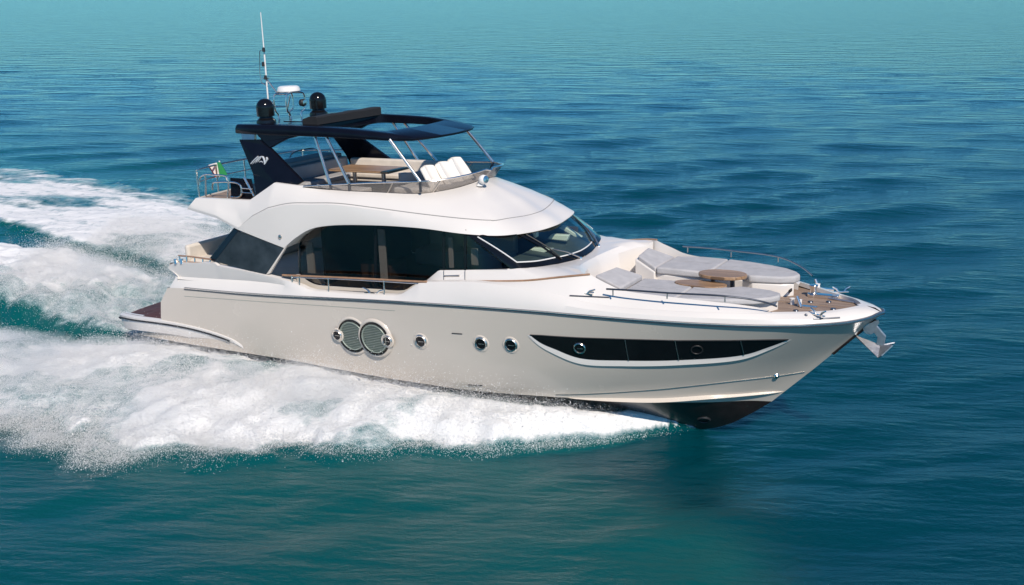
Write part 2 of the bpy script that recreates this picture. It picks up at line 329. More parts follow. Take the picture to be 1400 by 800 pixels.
# ---- decks
inner_b = TY([(583,385.2,-2.32),(620,385,-2.3),(657,385,-2.28),(720,384,-2.2),(760,380,-2.08),(790,377,-1.98),(807,375.5,-1.88)])
inner_c = TY([(815,380,-1.88),(830,388,-1.9),(850,396.5,-1.88),(900,404,-1.80),(960,411,-1.64),(1010,416.5,-1.42),(1040,421,-1.22),(1054,425,-1.12)])
inner = np.vstack([spl(inner_b, 50), spl(inner_c, 50)])
msk = (cap[:, 0] >= inner[0, 0]) & (cap[:, 0] < inner[-1, 0]); cs = cap[msk].copy(); cs[:, 1] += .004; cs[:, 2] -= .003
I = np.stack([np.interp(cs[:, 0], inner[:, 0], inner[:, k]) for k in range(3)], 1); I[:, 0] = cs[:, 0]
Id = I+np.array([0,.04,0]); Id[:, 2] = 2.15; Cn = I.copy(); Cn[:, 1] = 0; Cn[:, 2] = 2.15
midrow = cs*.5+I*.5; midrow[:, 2] += .02
dk = MB().grid([cs, midrow, I, Id]); dk.add(mir(np.array(dk.V)), list(dk.F)); deck = dk.build('deck', M['white'], yacht, ang=35)
f2 = np.vstack([cap[i17:]+np.array([-.03,.03,-.075])])
fx = [(x, -np.interp(x, cap[:, 0], -cap[:, 1])) for x in (13.2,14,15,16,16.8)]
outl = [(x, y+.25) for x, y in fx]+[(p[0]-.02, min(p[1]+.02, 0)) for p in cap[i17:]]
PA = [(x, y, 2.165 if x > 14.5 else 2.13) for x, y in outl]; PB = [(x, -y, z) for x, y, z in PA[:-1][::-1]]
def flat_teak(xs0, side):
    pass
fl = MB(); xs = np.linspace(13.2, 19.5, 60)
capx = np.maximum.accumulate(cap[:, 0]); yb = np.interp(xs, capx, -cap[:, 1])
yb = np.where(xs > 16.9, yb-.05, yb-.3); yb = np.maximum(yb, .02)
fl.grid([[(x, -y*k, 2.15) for x, y in zip(xs, yb)] for k in np.linspace(-1, 1, 9)])
fl.build('deck_sole', M['nonskid'], yacht)
# foredeck teak in two halves, the anchor channel between them
xt = np.linspace(17.45, 19.42, 40); yt = np.interp(xt, capx, -cap[:, 1])-.07; yt = np.maximum(yt, .05)
for s in (1, -1):
    A = [(x, s*.035, 2.185) for x in xt[::-1]]+[(x, s*max(y, .04), 2.185) for x, y in zip(xt, yt)]
    A = np.array(A); MB().prism(A-np.array([0,0,.03]), A).build('foredeck_teak', M['teak'], yacht, smooth=False)
# side decks and cockpit sole
sd = MB(); sd.grid([[(x, y, 1.93) for x in np.linspace(2.7, 10.9, 12)] for y in np.linspace(-2.4, 2.4, 9)]); sd.build('side_deck', M['nonskid'], yacht)
# teak capping line along the coaming, both sides
tc = spl(inner_b[0:]+np.array([0,-.015,.012]), 60)
for s in (1, -1): MB().tube(tc*np.array([1,s,1]), .022, 6).build('teak_trim', M['varnish'], deck)

# ---- deckhouse front and coaming around the foredeck lounge
Wb = np.vstack([TY([(583,383.6,-2.12),(600,369.5,-2.1),(628,369.3,-2.1),(660,368.7,-2.08),(690,367.8,-2.05),(708,366.5,-2.0)]), [(12.93,-1.6,2.90),(13.1,-1.05,2.855),(13.22,-.5,2.83),(13.27,0,2.82)]])
Lb = np.vstack([TY([(583,385,-2.32),(600,385,-2.31),(628,385,-2.3),(657,385,-2.28),(690,384.6,-2.24),(720,384,-2.2),(760,380,-2.08),(790,377,-1.98)]), [(14.2,-1.86,2.86),(13.98,-1.5,2.84),(13.75,-.9,2.80),(13.63,0,2.78)]])
Wp = poly(Wb, 70); Lp_ = np.vstack([poly(Lb[:8], 48), spl(np.vstack([Lb[7:]]), 23)[1:]])
Bp_ = Lp_.copy(); Bp_[:, 2] = 2.12; fm = np.arange(70) > 50; Bp_[fm, 0] += .06; Bp_[~fm, 1] += .05
Wq = Wp.copy(); mr_ = Wp*.25+Lp_*.75; mr_[:, 2] += np.where(fm, .05, .0); mr0 = Wp*.6+Lp_*.4; mr0[:, 2] += np.where(np.arange(70) > 40, .03, 0)
Lr = Lp_.copy(); Lr[:, 2] -= np.where(fm, .05, .0)
half = [Wp, mr0, mr_, Lr, Bp_]
ho = MB().grid([np.vstack([h_, mir(h_)[::-1][1:]]) for h_ in half]); house = ho.build('deckhouse', M['white'], yacht, ang=40)
# side lockers below the glass: small handle recess
q0 = TY([(601,376.5,-2.19),(632,376.8,-2.19)])
MB().tube([q0[0]+[.13,-.03,0], q0[1]+[-.06,-.03,0]], .018, 6).build('locker_handle', M['steel'], house)
for s in (607, 636): a = UY(s, 369.5, -2.14); b = UY(s, 384, -2.285); MB().tube([a+[0,-.006,0], b+[0,-.012,0]], .006, 4).build('panel_seam', M['darksteel'], house)
# ---- flybridge body: lower edge, brow crease, coaming top
L0 = np.vstack([TY([(255.7,286,-2.36),(295,298,-2.42),(325,314,-2.42),(356,326.5,-2.42),(388,339,-2.42),(403,326,-2.41),(424,313.5,-2.38),(450,308.5,-2.33),(510,308,-2.25),(574,312,-2.18),(636,320,-2.06),(680,322.3,-1.75),(707,320,-1.45),(740,314,-.6)]), [(12.56,0,3.52)]])
L1 = np.vstack([TY([(257.5,283,-2.38),(296,295,-2.44),(325.5,311.5,-2.43),(344,296.5,-2.42),(365,286.5,-2.40),(393,280.5,-2.36),(424,280,-2.33),(460,280.5,-2.30),(510,286.5,-2.2),(574,295,-2.05),(640,302,-1.80),(675,303.5,-1.5),(700,300,-1.05),(725,296,-.45)]), [(12.2,0,3.775)]])
L2 = np.vstack([TY([(267.5,271,-2.28),(295,272,-2.26),(318,273,-2.24),(341,274,-2.2),(375,250,-2.07),(400,253,-2.02),(425,256,-1.97),(460,260.5,-1.90),(510,263,-1.78),(571,265.3,-1.55),(593,263.2,-1.33),(622,257.8,-.95),(645,251,-.5),(655,247,-.2)]), [(10.65,0,4.505)]])
def seglerp(P, per=8):
    A = np.asarray(P); return np.vstack([poly(A[:5], 4*per+1)[:-1], spl(A[4:], 10*per+1)]) if False else np.vstack([np.vstack([A[i]+(A[i+1]-A[i])*np.linspace(0, 1, per, endpoint=False)[:, None] for i in range(4)]), crs(A[4:], per)])
def crs(A, per):
    out = []; m = len(A); T = np.zeros_like(A); d = np.sqrt(np.linalg.norm(np.diff(A, axis=0), axis=1))+1e-6; s = np.r_[0, np.cumsum(d)]
    for i in range(m):
        if 0 < i < m-1: T[i] = ((A[i]-A[i-1])/d[i-1]*d[i]+(A[i+1]-A[i])/d[i]*d[i-1])/(d[i]+d[i-1])
    T[0] = (A[1]-A[0])/d[0]; T[-1] = (A[-1]-A[-2])/d[-1]; T[-1][0] = 0; T[-1][2] = 0
    for i in range(m-1):
        for u in np.linspace(0, 1, per, endpoint=False):
            out.append((2*u**3-3*u**2+1)*A[i]+(u**3-2*u**2+u)*d[i]*T[i]+(-2*u**3+3*u**2)*A[i+1]+(u**3-u**2)*d[i]*T[i+1])
    out.append(A[-1]); return np.array(out)
PER = 8
l0, l1, l2 = (seglerp(x, PER) for x in (L0, L1, L2)); NB = len(l0); ub = np.arange(NB)/PER
def bul(a, b, k, o, up):
    P = a*(1-k)+b*k; w = np.interp(ub, [0,3,6,9,12,14], o); P[:, 1] -= w*np.interp(ub, [0,10,12,14], [1,1,.5,0]); P[:, 2] += np.interp(ub, [0,3,6,9,12,14], up); return P
soff = l0.copy(); soff[:, 1] += np.interp(ub, [0,9,11,14], [.34,.3,.25,0]); soff[:, 0] -= np.interp(ub, [0,10,12,14], [0,0,.2,.3]); soff[:, 2] -= .0; soff[:, 1] = np.minimum(soff[:, 1], 0)
lip = l0.copy(); lip[:, 1] += .03*(ub < 12); lip[:, 2] -= .012
h1 = bul(l0, l1, .5, [0,0,.02,.03,.03,.02], [0,0,.0,.01,.02,.02])
groove = l1.copy(); groove[:, 1] += .05*(ub < 11)*(ub > 2); groove[:, 2] += np.interp(ub, [0,2,4,10,14], [.0,.005,.035,.03,.012]); groove[:, 0] -= np.interp(ub, [0,10,12,14], [0,0,.07,.10])
h2a = bul(l1, l2, .36, [0,0,.03,.03,.03,.0], [0,0,.0,.015,.03,.03]); h2b = bul(l1, l2, .7, [0,0,.02,.02,.02,.0], [0,0,.0,.01,.02,.02])
cin = l2.copy(); cin[:, 1] = np.minimum(cin[:, 1]+.10, 0); cin[:, 0] -= np.interp(ub, [0,11,13], [0,0,.08]); cin[:, 2] += .005
cdn = cin.copy(); cdn[:, 2] = np.minimum(cin[:, 2]-.02, np.interp(cin[:, 0], [5.5,5.7], [4.03,3.9])); 
def whole(r): return np.vstack([r, mir(r)[::-1][1:]])
fb = MB().grid([whole(x) for x in (soff, lip, l0, h1, l1, groove, h2a, h2b, l2, cin, cdn)])
ends = np.array([x[0] for x in (soff, l0, l1, h2a, l2, cin, cdn)])
fb.grid([ends*np.array([1,-k,1])+np.array([-.22*(1-k*k),0,0]) for k in np.linspace(-1, 1, 17)])
fly = fb.build('flybridge_body', M['white'], yacht, ang=30)
MB().grid([soff*np.array([1,k,1])+np.array([0,0,.01]) for k in np.linspace(-1, 1, 9)]).build('ceiling', M['nonskid'], fly)
m5 = ub > 4
MB().grid([np.stack([cdn[m5][:, 0], cdn[m5][:, 1]*k, np.full(m5.sum(), 3.92)], 1) for k in np.linspace(-1, 1, 7)]).build('flybridge_sole', M['teak'], fly)
MB().grid([[(x, y, 4.045) for x in np.linspace(3.48, 5.75, 6)] for y in np.linspace(-2.16, 2.16, 7)]).build('aft_sole', M['teak'], fly)
gs = groove[(ub > 2.05) & (ub < 13.9)]; gs = whole(groove)[(np.r_[ub, ub[::-1][1:]] > 2.1)]
MB().tube(gs+np.array([0,0,.0]), .013, 5).build('brow_seam', M['seam'], fly)
n_, _n = UY(382.6, 324, -2.43), 0
MB().lathe([(0,.02),(.035,.02),(.05,.012),(.055,-.01)], n_, 16, (0,-1,0)).build('side_light', M['steel'], fly)

# ---- saloon side glass
def patch(name, top, bot, Yt, Yb, m, n=24, nv=5, off=0., sides=(1,)):
    t = np.array(top, float); b = np.array(bot, float)
    A = poly(np.c_[t, np.zeros(len(t))], n)[:, :2]; Bq = poly(np.c_[b, np.zeros(len(b))], n)[:, :2]
    T = np.array([UY(x, y, Yt) for x, y in A]); Bo = np.array([UY(x, y, Yb) for x, y in Bq])
    g = np.array([Bo*(1-k)+T*k+np.array([0, -off, 0]) for k in np.linspace(0, 1, nv)]); outs = []
    for s in sides: outs.append(MB().grid(g*np.array([1,s,1])).build(name, m, house, solid=.008))
    return outs
BS = (1, -1)
patch('side_window', [(411,332),(420,320),(430,312),(445,307),(462,305),(512,305)], [(411,374),(418,380.5),(431,387.5),(463,390.7),(512,393.6)], -2.0, -2.1, M['saloon'], 40, sides=BS)
patch('side_window', [(515.5,305),(574,309),(605.5,313)], [(515.5,393.8),(553,395.6),(563,390),(583,382.6),(600,369.3),(605.5,369)], -2.0, -2.1, M['saloon'], 40, sides=BS)
patch('side_window', [(608.5,313),(634,316)], [(608.5,369),(634,368.8)], -1.99, -2.1, M['saloon'], 6, sides=BS)
patch('side_window', [(638.5,321),(650,331.5),(694,366)], [(638.5,368.8),(660,368.5),(694,367)], -2.0, -2.09, M['saloon'], 12, sides=BS)
for x, w in ((513.7,1.9),(607,1.6),(636.2,1.5)):
    patch('window_mullion', [(x-w,306 if x < 600 else 314),(x+w,306 if x < 600 else 314)], [(x-w, 393.8 if x < 600 else 369.2),(x+w, 393.8 if x < 600 else 369.2)], -1.992, -2.092, M['gloss'], 3, off=.012, sides=BS)
edge_d = spl(TY([(409.8,374.5,-2.1),(409.6,352,-2.05),(410,334,-2.01),(420,320,-2.0)]), 20)
for s in BS: MB().tube(edge_d*np.array([1,s,1]), .022, 6).build('door_frame', M['gloss'], house)
frm = spl(TY([(411,374.5,-2.105),(418,381,-2.105),(431,388,-2.105),(463,391.3,-2.105),(510,394.2,-2.105),(553,396.2,-2.105)]), 30)
for s in BS: MB().tube(frm*np.array([1,s,1]), .02, 6).build('window_gasket', M['gloss'], house)
# skirt below the glass
lowg = spl(TY([(405,375,-2.12),(411,375.5,-2.12),(418,381.5,-2.12),(431,388.5,-2.12),(463,391.7,-2.12),(510,394.6,-2.12),(553,396.6,-2.12),(565,390,-2.125),(583,383.5,-2.125)]), 50)
dn = lowg.copy(); dn[:, 2] = 1.93
for s in BS: MB().grid([lowg*np.array([1,s,1]), dn*np.array([1,s,1])]).build('side_skirt', M['beige'], house, smooth=False)

# ---- windscreen
Wc = np.vstack([TY([(697,367.2,-2.045),(712,366,-1.97),(737,364.0,-1.62)]), [(13.08,-1.05,2.87),(13.20,-.5,2.845),(13.245,0,2.835)]])
Tc = np.vstack([TY([(636,319.5,-2.02),(660,321,-1.90),(686,322.3,-1.64)]), [(12.28,-1.12,3.575),(12.38,-.55,3.53),(12.44,0,3.515)]])
wc, tc_ = spl(Wc, 41), spl(Tc, 41); wcf, tcf = whole(wc), whole(tc_)
def scr(u, v, off=0.):
    i = np.clip(u*(len(wcf)-1), 0, len(wcf)-1); P = [np.interp(i, np.arange(len(wcf)), wcf[:, k]) for k in range(3)]; Q = [np.interp(i, np.arange(len(wcf)), tcf[:, k]) for k in range(3)]
    p = np.array(P)*(1-v)+np.array(Q)*v; b = math.sin(math.pi*v)*.05
    n = np.array([.7, .55*np.sign(p[1])*min(1, abs(p[1])/1.6), .6]); n /= np.linalg.norm(n); return p+n*(off+b)
def scrgrid(name, u0, u1, v0, v1, m, off=0., nu=24, nv=8, solid=.006, par=None):
    fu = lambda q, v: q(v) if callable(q) else q
    return MB().grid([[scr(u, v, off) for u in np.linspace(fu(u0, v), fu(u1, v), nu)] for v in np.linspace(v0, v1, nv)]).build(name, m, par or house, solid=solid)
UA = lambda v: .062-.034*v
UM = lambda v: .315-.085*v
rev = lambda g, d=0: (lambda v: 1-g(v)+d)
sh = lambda g, d: (lambda v: g(v)+d)
scrgrid('windscreen', .0, UM, .0, 1, M['screen'], 0, 30); scrgrid('windscreen', UM, rev(UM), 0, 1, M['screen'], 0, 30); scrgrid('windscreen', rev(UM), 1, 0, 1, M['screen'], 0, 30)
scrgrid('screen_border', 0, 1, -.01, .12, M['gloss'], .006, 90, 4)
scrgrid('screen_border', 0, 1, .93, 1.02, M['gloss'], .006, 90, 3)
for a, b in ((0, UA), (rev(UA), 1)): scrgrid('screen_pillar', a, b, .1, .95, M['gloss'], .006, 8)
for u in (UM, rev(UM)): scrgrid('screen_mullion', sh(u, -.009), sh(u, .009), .05, .97, M['gloss'], .012, 4)
for uu in (((UA(.9)+.004, .9), (UA(.14)+.004, .14), (UM(.14)-.014, .14)), ((UM(.14)+.016, .135), (.5, .135), (1-UM(.14)-.016, .135)), ((1-UA(.14)-.004, .14), (1-UA(.9)-.004, .9))):
    pts = np.vstack([[scr(uu[i][0]+(uu[i+1][0]-uu[i][0])*k, uu[i][1]+(uu[i+1][1]-uu[i][1])*k, .012) for k in np.linspace(0, 1, 14)] for i in range(len(uu)-1)])
    MB().tube(pts, .014, 5).build('screen_trim', M['white2'], house)
# wipers
for u0, tip, el in ((.445,(.30,.36),(.262,.86)), (.72,(.728,.45),(.735,.9))):
    base = scr(u0, -.03, .05); t1 = scr(*tip, .06); w = MB()
    arm = w.tube([base, base*.5+t1*.5+np.array([.03,0,.03]), t1], [.022,.014,.01], 6).build('wiper_arm', M['steel'], house)
    k0, k1 = scr(tip[0]+(.018 if u0 < .5 else -.006), .06, .03), scr(*el, .03); mid = scr(*tip, .035)
    MB().tube(spl([k0, mid, k1], 12), .017, 5).build('wiper_blade', M['rubber'], arm)
    MB().lathe([(0,.06),(.035,.055),(.045,0)], base-np.array([0,0,.04]), 12).build('wiper_pivot', M['chrome'], arm)

# ---- what shows inside through the glass
inn_ = MB(); inn_.box((9.8,0,2.02), (5.4,3.9,.04)); inn_.build('saloon_floor', M['brown'], house)
for a, b, t, q in ((419,428,331,373),(518,526.5,314,381),(613,618,325,366),(644,652,340,362)):
    p0, p1 = UY(a, (t+q)/2, -1.78), UY(b, (t+q)/2, -1.78); zt, zb = UY(a, t, -1.78)[2], UY(a, q, -1.78)[2]
    MB().box(((p0[0]+p1[0])/2, -1.75, (zt+zb)/2), (abs(p1[0]-p0[0]), .05, zt-zb)).build('curtain_post', M['cushion2'], house)
sf = MB(); sf.box((9.3,1.2,2.25), (2.6,.8,.42)); sf.box((9.3,1.6,2.6), (2.6,.18,.5)); sf.build('saloon_sofa', M['beige'], house, bevel=.05)
sf = MB(); sf.box((8.3,-1.0,2.28), (.9,.7,.5)); sf.build('saloon_cabinet', M['brown'], house, bevel=.03)
db = MB(); db.grid([[scr(u, .1, -.06) for u in np.linspace(.06, .94, 40)], [np.array([12.1, scr(u, .1)[1]*.92, 2.98]) for u in np.linspace(.06, .94, 40)], [np.array([12.1, scr(u, .1)[1]*.92, 2.1]) for u in np.linspace(.06, .94, 40)]])
db.build('dashboard', M['dash'], house, ang=50)
Zs = lambda a, b, Y: UY(590+a/5.385, 290+b/5.385, Y)
for q, Y in (([(850,200),(880,165),(1010,172),(995,215)], .45), ([(868,235),(1000,240),(1005,278),(890,264)], .75), ([(690,302),(745,265),(890,274),(765,327)], -.45), ([(935,118),(965,100),(1112,192),(1075,198)], 1.35), ([(740,150),(772,150),(772,190),(752,190)], -.1)):
    A = np.array([Zs(a, b, Y) for a, b in q]); MB().prism(A, A+np.array([-.02,.16,0])).build('cabin_seat', M['cushion2'], house, bevel=.02)
MB().box((7.15,0,2.85), (.06,3.7,1.75)).build('saloon_bulkhead', M['dark'], house)
MB().box((9.7,1.86,2.6), (5.0,.05,1.0)).build('saloon_lining', M['brown'], house)

# ---- smoked wing glass between the bulwark and the flybridge, both sides
for s in BS:
    A = TY([(293.5,357.5,-2.44),(325,316,-2.40),(388,340,-2.40),(362.5,376.5,-2.45)]); g = [A[0]*(1-k)+A[3]*k for k in np.linspace(0, 1, 9)], [A[1]*(1-k)+A[2]*k for k in np.linspace(0, 1, 9)]
    wg = MB().grid(np.array([np.array(g[0])*(1-k)+np.array(g[1])*k for k in np.linspace(0, 1, 6)])*np.array([1,s,1])).build('wing_glass', M['wing'], yacht, solid=.015)
    P = TY([(284.5,355.5,-2.36),(293.5,358,-2.45),(326,315.5,-2.41),(319.5,311.5,-2.32)])*np.array([1,s,1]); Q = P+np.array([0,.1*s,0])
    MB().prism(P, Q).build('wing_post', M['navy'], yacht, smooth=False, bevel=.01)
    P = TY([(388.5,338.5,-2.42),(392,336,-2.42),(368.5,374,-2.47),(363,376.5,-2.47)])*np.array([1,s,1])
    MB().prism(P, P+np.array([0,.08*s,0])).build('wing_post', M['sofa'], yacht, smooth=False, bevel=.01)

# ---- cockpit: settee and stern rails
ck = MB(); ck.box((3.15,-.2,2.15), (.75,3.6,.45)); ck.box((2.78,-.2,2.5), (.16,3.7,.5)); ck.build('cockpit_settee', M['sofa'], yacht, bevel=.07, seg=3)
ck = MB(); ck.box((3.6,1.95,2.45), (1.5,.5,.9)); ck.build('cockpit_cabinet', M['sofa'], yacht, bevel=.05)
for s in BS:
    ty = np.array([1,s,1])
    MB().tube(TY([(244,349.5,-2.36),(262,351,-2.4),(288,354.5,-2.45)])*ty, .022, 6).build('stern_rail', M['varnish'], bulwark)
    MB().tube(TY([(241,358,-2.36),(262,358.5,-2.42),(289,361,-2.47)])*ty, .02, 6).build('stern_rail', M['varnish'], bulwark)
    for x, y in ((245,350),(255,350.5),(266,351.5),(277,353),(287,354.5)):
        MB().tube(TY([(x,y,-2.4),(x+.5,y+8,-2.42)])*ty, .018, 6).build('rail_stanchion', M['chrome'], bulwark)
    for x in (240,248): MB().tube(TY([(x,354,-2.4),(x+1,361,-2.42)])*ty, .05, 8).build('mooring_roller', M['chrome'], bulwark)

# ---- teak capped side rail
for s in BS:
    ty = np.array([1,s,1])
    r_ = MB().tube(spl(TY([(386,376.3,-2.46),(430,378.2,-2.47),(500,381.4,-2.47),(560,384.6,-2.46),(584,385.6,-2.43)]), 30)*ty, .026, 8).build('side_rail', M['varnish'], yacht)
    MB().tube(spl(TY([(398,379.5,-2.48),(449,381,-2.48),(525,385,-2.48),(572,388,-2.46)]), 24)*ty, .012, 6).build('lower_rail', M['chrome'], r_)
    for x, t, b in ((399,377,385.5),(409,377.5,389.5),(449,379.2,398.8),(525,383,403)):
        MB().tube(TY([(x,t,-2.48),(x+.6,b,-2.49)])*ty, .017, 6).build('rail_stanchion', M['chrome'], r_)
def cleat(c, yaw, parent, size=.34, m=None):
    k = MB(); cs, sn = math.cos(yaw), math.sin(yaw); Rm = np.array([[cs,-sn,0],[sn,cs,0],[0,0,1]]); c = np.array(c); L = size/2
    for s in (-1, 1): k.tube([c+Rm@np.array(p)*1. for p in ((s*L*.35,0,0),(s*L*.6,0,.07),(s*L*1.1,0,.115))], [.028,.024,.018], 8)
    k.box(c+np.array([0,0,.006]), (size*.9,.07,.014), Rm); return k.build('mooring_cleat', m or M['chrome'], parent)
for s in BS:
    p = UY(511, 401.5, -2.42); p[1] *= s; cleat(p, 0, bulwark, .55)
    p = UY(799.5, 402.5, -2.12); p[1] *= s; cleat(p+np.array([0,-.05*s,.03]), -.1*s, deck, .5)
    p = UZ(1121, 426, 2.25); p[1] = -1.0*s; p[0] = 18.86; cleat(p, -.45*s, deck, .34)
# ---- hull fittings: engine-room grilles, portholes, long bow window
def ringpart(mb, c, nrm, prof, n=36): return mb.lathe(prof, c, n, nrm)
def both(mb, name, m, parent, **k):
    o = mb.build(name, m, parent, **k); q = MB(); q.V = [(v[0], -v[1], v[2]) for v in mb.V]; q.F = list(mb.F); p = q.build(name, m, parent, **k); return o, p
def porthole(px, py, r, lift=.0, lip=True):
    c, n = HIT(px, py, lift)
    if lip: both(ringpart(MB(), c, n, [(r*1.0,.012),(r*1.12,.020),(r*1.25,.012),(r*1.32,-.012)]), 'porthole_recess', M['hull'], hull)
    a, b = both(ringpart(MB(), c, n, [(r*.74,.014),(r*.8,.034),(r*.92,.036),(r*1.02,.02),(r*1.04,-.01)]), 'porthole', M['chrome'], hull)
    k = MB(); ringpart(k, c, n, [(0.001,.016),(r*.78,.016)]); g, g2 = both(k, 'porthole_glass', M['gloss'], a); g2.parent = b
    F = frame(n)
    k = MB(); k.box(c+n*.024+F[:, 0]*r*.1, (r*.95,.014,.012), F); g, g2 = both(k, 'hinge_bar', M['steel'], a, smooth=False); g2.parent = b
for px, py in ((575.3,466.6),(657.8,469.8),(698.6,471.8)): porthole(px, py, .155)
RV = .40
def vent(px, py, lift, cut=None):
    c, n = HIT(px, py, lift); F = frame(n)
    both(ringpart(MB(), c, n, [(RV*1.0,.010),(RV*1.06,.028),(RV*1.13,.022),(RV*1.22,-.03)], 56), 'grille_recess', M['hull'], hull, ang=60)
    a, b = both(ringpart(MB(), c, n, [(RV*.9,.02),(RV*.93,.045),(RV*1.0,.045),(RV*1.03,.0)], 56), 'engine_grille', M['gloss'], hull)
    k = MB(); ringpart(k, c, n, [(.001,.012),(RV*.92,.012)], 40); g, g2 = both(k, 'grille_backing', M['shade'], a); g2.parent = b
    k = MB(); ns = 17
    for i in range(ns):
        y = (i-(ns-1)/2)/(ns/2)*RV*.9; w = math.sqrt(max(0, (RV*.9)**2-y*y))*2
        if w > .05: k.box(c+n*.024+F[:, 1]*y, (w,.036,.008), F@_rot(0,0,.5))
    g, g2 = both(k, 'louver', M['louver'], a, smooth=False); g2.parent = b
    k = MB(); ringpart(k, c, n, [(RV*.80,.03),(RV*.82,.046),(RV*.86,.046),(RV*.885,.03)], 56); g, g2 = both(k, 'grille_rim', M['louver'], a); g2.parent = b
vent(482.5, 459, .0); vent(513.5, 462.3, .030)
porthole(462.5, 457.6, .135, .035); porthole(531.6, 465.0, .135, .06)
# bow window
up = [(725,458),(740,458.6),(760,460),(792.6,461.8),(860,464),(923.7,465.6),(1000,465.4),(1050,464.4),(1078,464)]
lo = [(725,458),(740,469),(758,476.8),(792.6,489.4),(854,492.6),(927.5,492),(1016,485),(1050,474.5),(1078,464)]
lp = [(721,458),(737,471.5),(754,481),(792.6,495.6),(854,498.4),(931,496.6),(1016,489),(1054,476),(1082,464)]
def cr2(P, n): return spl(np.c_[np.array(P, float), np.zeros(len(P))], n)[:, :2]
u_, l_, p_ = np.array(up, float), cr2(lo, 90), cr2(lp, 90)
u_ = np.stack([l_[:, 0], np.interp(l_[:, 0], u_[:, 0], u_[:, 1])], 1)
rows = [np.array([HIT(*(a*(1-k)+b*k), .012)[0] for a, b in zip(l_, u_)]) for k in np.linspace(0, 1, 7)]
k = MB().grid(rows); bwA, bwB = both(k, 'bow_window', M['gloss'], hull, solid=.01)
lipo = [HIT(*q) for q in p_]; w = np.sin(np.linspace(0.02, math.pi-.02, 90))**.4
k = MB().grid([rows[0]-np.array([0,-.004,0]), np.array([a+b*.034*q for (a, b), q in zip(lipo, w)]), np.array([a+b*.030*q-np.array([0,0,.02])*q for (a, b), q in zip(lipo, w)]), np.array([HIT(x, y+1.5, -.01)[0] for x, y in p_])])
both(k, 'window_lip', M['white'], hull, ang=20)
k = MB().tube([a+np.array([0,-.004,.004]) for a in rows[-1]], .012, 5); both(k, 'window_gasket', M['rubber'], hull)
for x0, x1 in ((859.5,854.5),(928,923),(1017,1012.5)):
    a, b = np.interp(x0, l_[:, 0], l_[:, 1]), np.interp(x1, u_[:, 0], u_[:, 1])
    k = MB().tube([HIT(x0+(x1-x0)*t, a+(b-a)*t, .02)[0] for t in np.linspace(0, 1, 8)], .009, 4); g, g2 = both(k, 'window_divider', M['steel'], bwA); g2.parent = bwB
porthole(792.8, 475.6, .135, .012, False)
c, n = HIT(952.6, 477.6, .016); both(ringpart(MB(), c, n, [(.10,.004),(.105,.016),(.125,.016),(.13,0)]), 'porthole', M['rubber'], hull)
c, n = HIT(1061.5, 514, .0); both(ringpart(MB(), c, n, [(0.001,.05),(.05,.04),(.07,.0)], 16), 'towing_eye', M['chrome'], hull)
for x, y, L in ((625,455.6,14),(650,526,20)):
    k = MB().tube([HIT(x-L/2+L*t, y+t*1.0, .006)[0] for t in (0,.5,1)], .011, 4); both(k, 'hull_seam', M['rubber'], hull)
# thruster tunnel in the black forefoot
_b2 = bmesh.new(); _bo = [o for o in yacht.children if o.name.startswith('bottom')][0]; _b2.from_mesh(_bo.data); HB2 = BVHTree.FromBMesh(_b2)
loc, nr, _, _ = HB2.ray_cast(Vector(CO), Vector(ray(962, 574)))
nr = np.array(nr); nr = nr if nr[1] < 0 else -nr
both(ringpart(MB(), np.array(loc), nr, [(.10,.01),(.11,.03),(.14,.03),(.17,-.02)]), 'bow_thruster', M['rubber'], hull)
# fine seams on the topsides
for pts in ([(252,405),(350,412),(440,418),(540,425)],):
    k = MB().tube([HIT(x, y, .002)[0] for x, y in cr2(pts, 40)], .005, 4); both(k, 'hull_seam', M['louver'], hull)
k = MB().tube([HIT(x, y, .003)[0] for x, y in cr2([(760,539.5),(796,539),(893,533),(1008.5,520.5),(1060,514.5),(1100,508.5)], 60)], .012, 5); both(k, 'knuckle_seam', M['steel'], hull)

# ---- flybridge windscreen
FBp = np.vstack([TY([(417,256.5,-2.0),(440,258.5,-1.95),(460,260.8,-1.88),(510,263.2,-1.76),(571,265.6,-1.53),(593,263.4,-1.31),(622,258,-.93),(645,251.2,-.48),(655,247.2,-.18)]), [(10.63,0,4.505)]])
FTp = np.vstack([TY([(415,255,-2.02),(436,253.6,-1.99),(451,252.8,-1.95),(507,250.2,-1.85),(574.6,248.2,-1.66),(601,246.4,-1.43),(636,240,-.88),(655,234.8,-.42),(664,232,-.16)]), [(10.86,0,4.725)]])
fb_, ft_ = crs(FBp, 6), crs(FTp, 6)
fbw, ftw = whole(fb_), whole(ft_)
scn = MB().grid([fbw*(1-k)+ftw*k for k in (0,.5,1)]).build('flybridge_windscreen', M['plexi'], fly, solid=.012)
MB().tube(ftw, .022, 8).build('screen_rail', M['chrome'], scn)
MB().tube(fbw+np.array([0,0,.004]), .016, 6).build('screen_gasket', M['rubber'], scn)
for px, pyt, pyb, yt_ in ((452,253,259.5,-1.96),(477.5,251.5,260.5,-1.92),(574.5,248.5,262,-1.67)):
    for s in BS: MB().tube(np.array([UY(px, pyt, yt_), UY(px+.5, pyb, yt_+.08)])*np.array([1,s,1]), .035, 8).build('screen_post', M['darksteel'], scn)
for (x0, y0), (x1, y1), yt_ in (((537,250),(530,264),-1.79),((603,246),(592,263),-1.42)):
    for s in BS: MB().tube(np.array([UY(x0, y0, yt_), UY(x1, y1, yt_+.09)])*np.array([1,s,1]), .016, 6).build('screen_joint', M['steel'], scn)
c = UY(654.5, 256, -.45)+np.array([.04,0,.10])
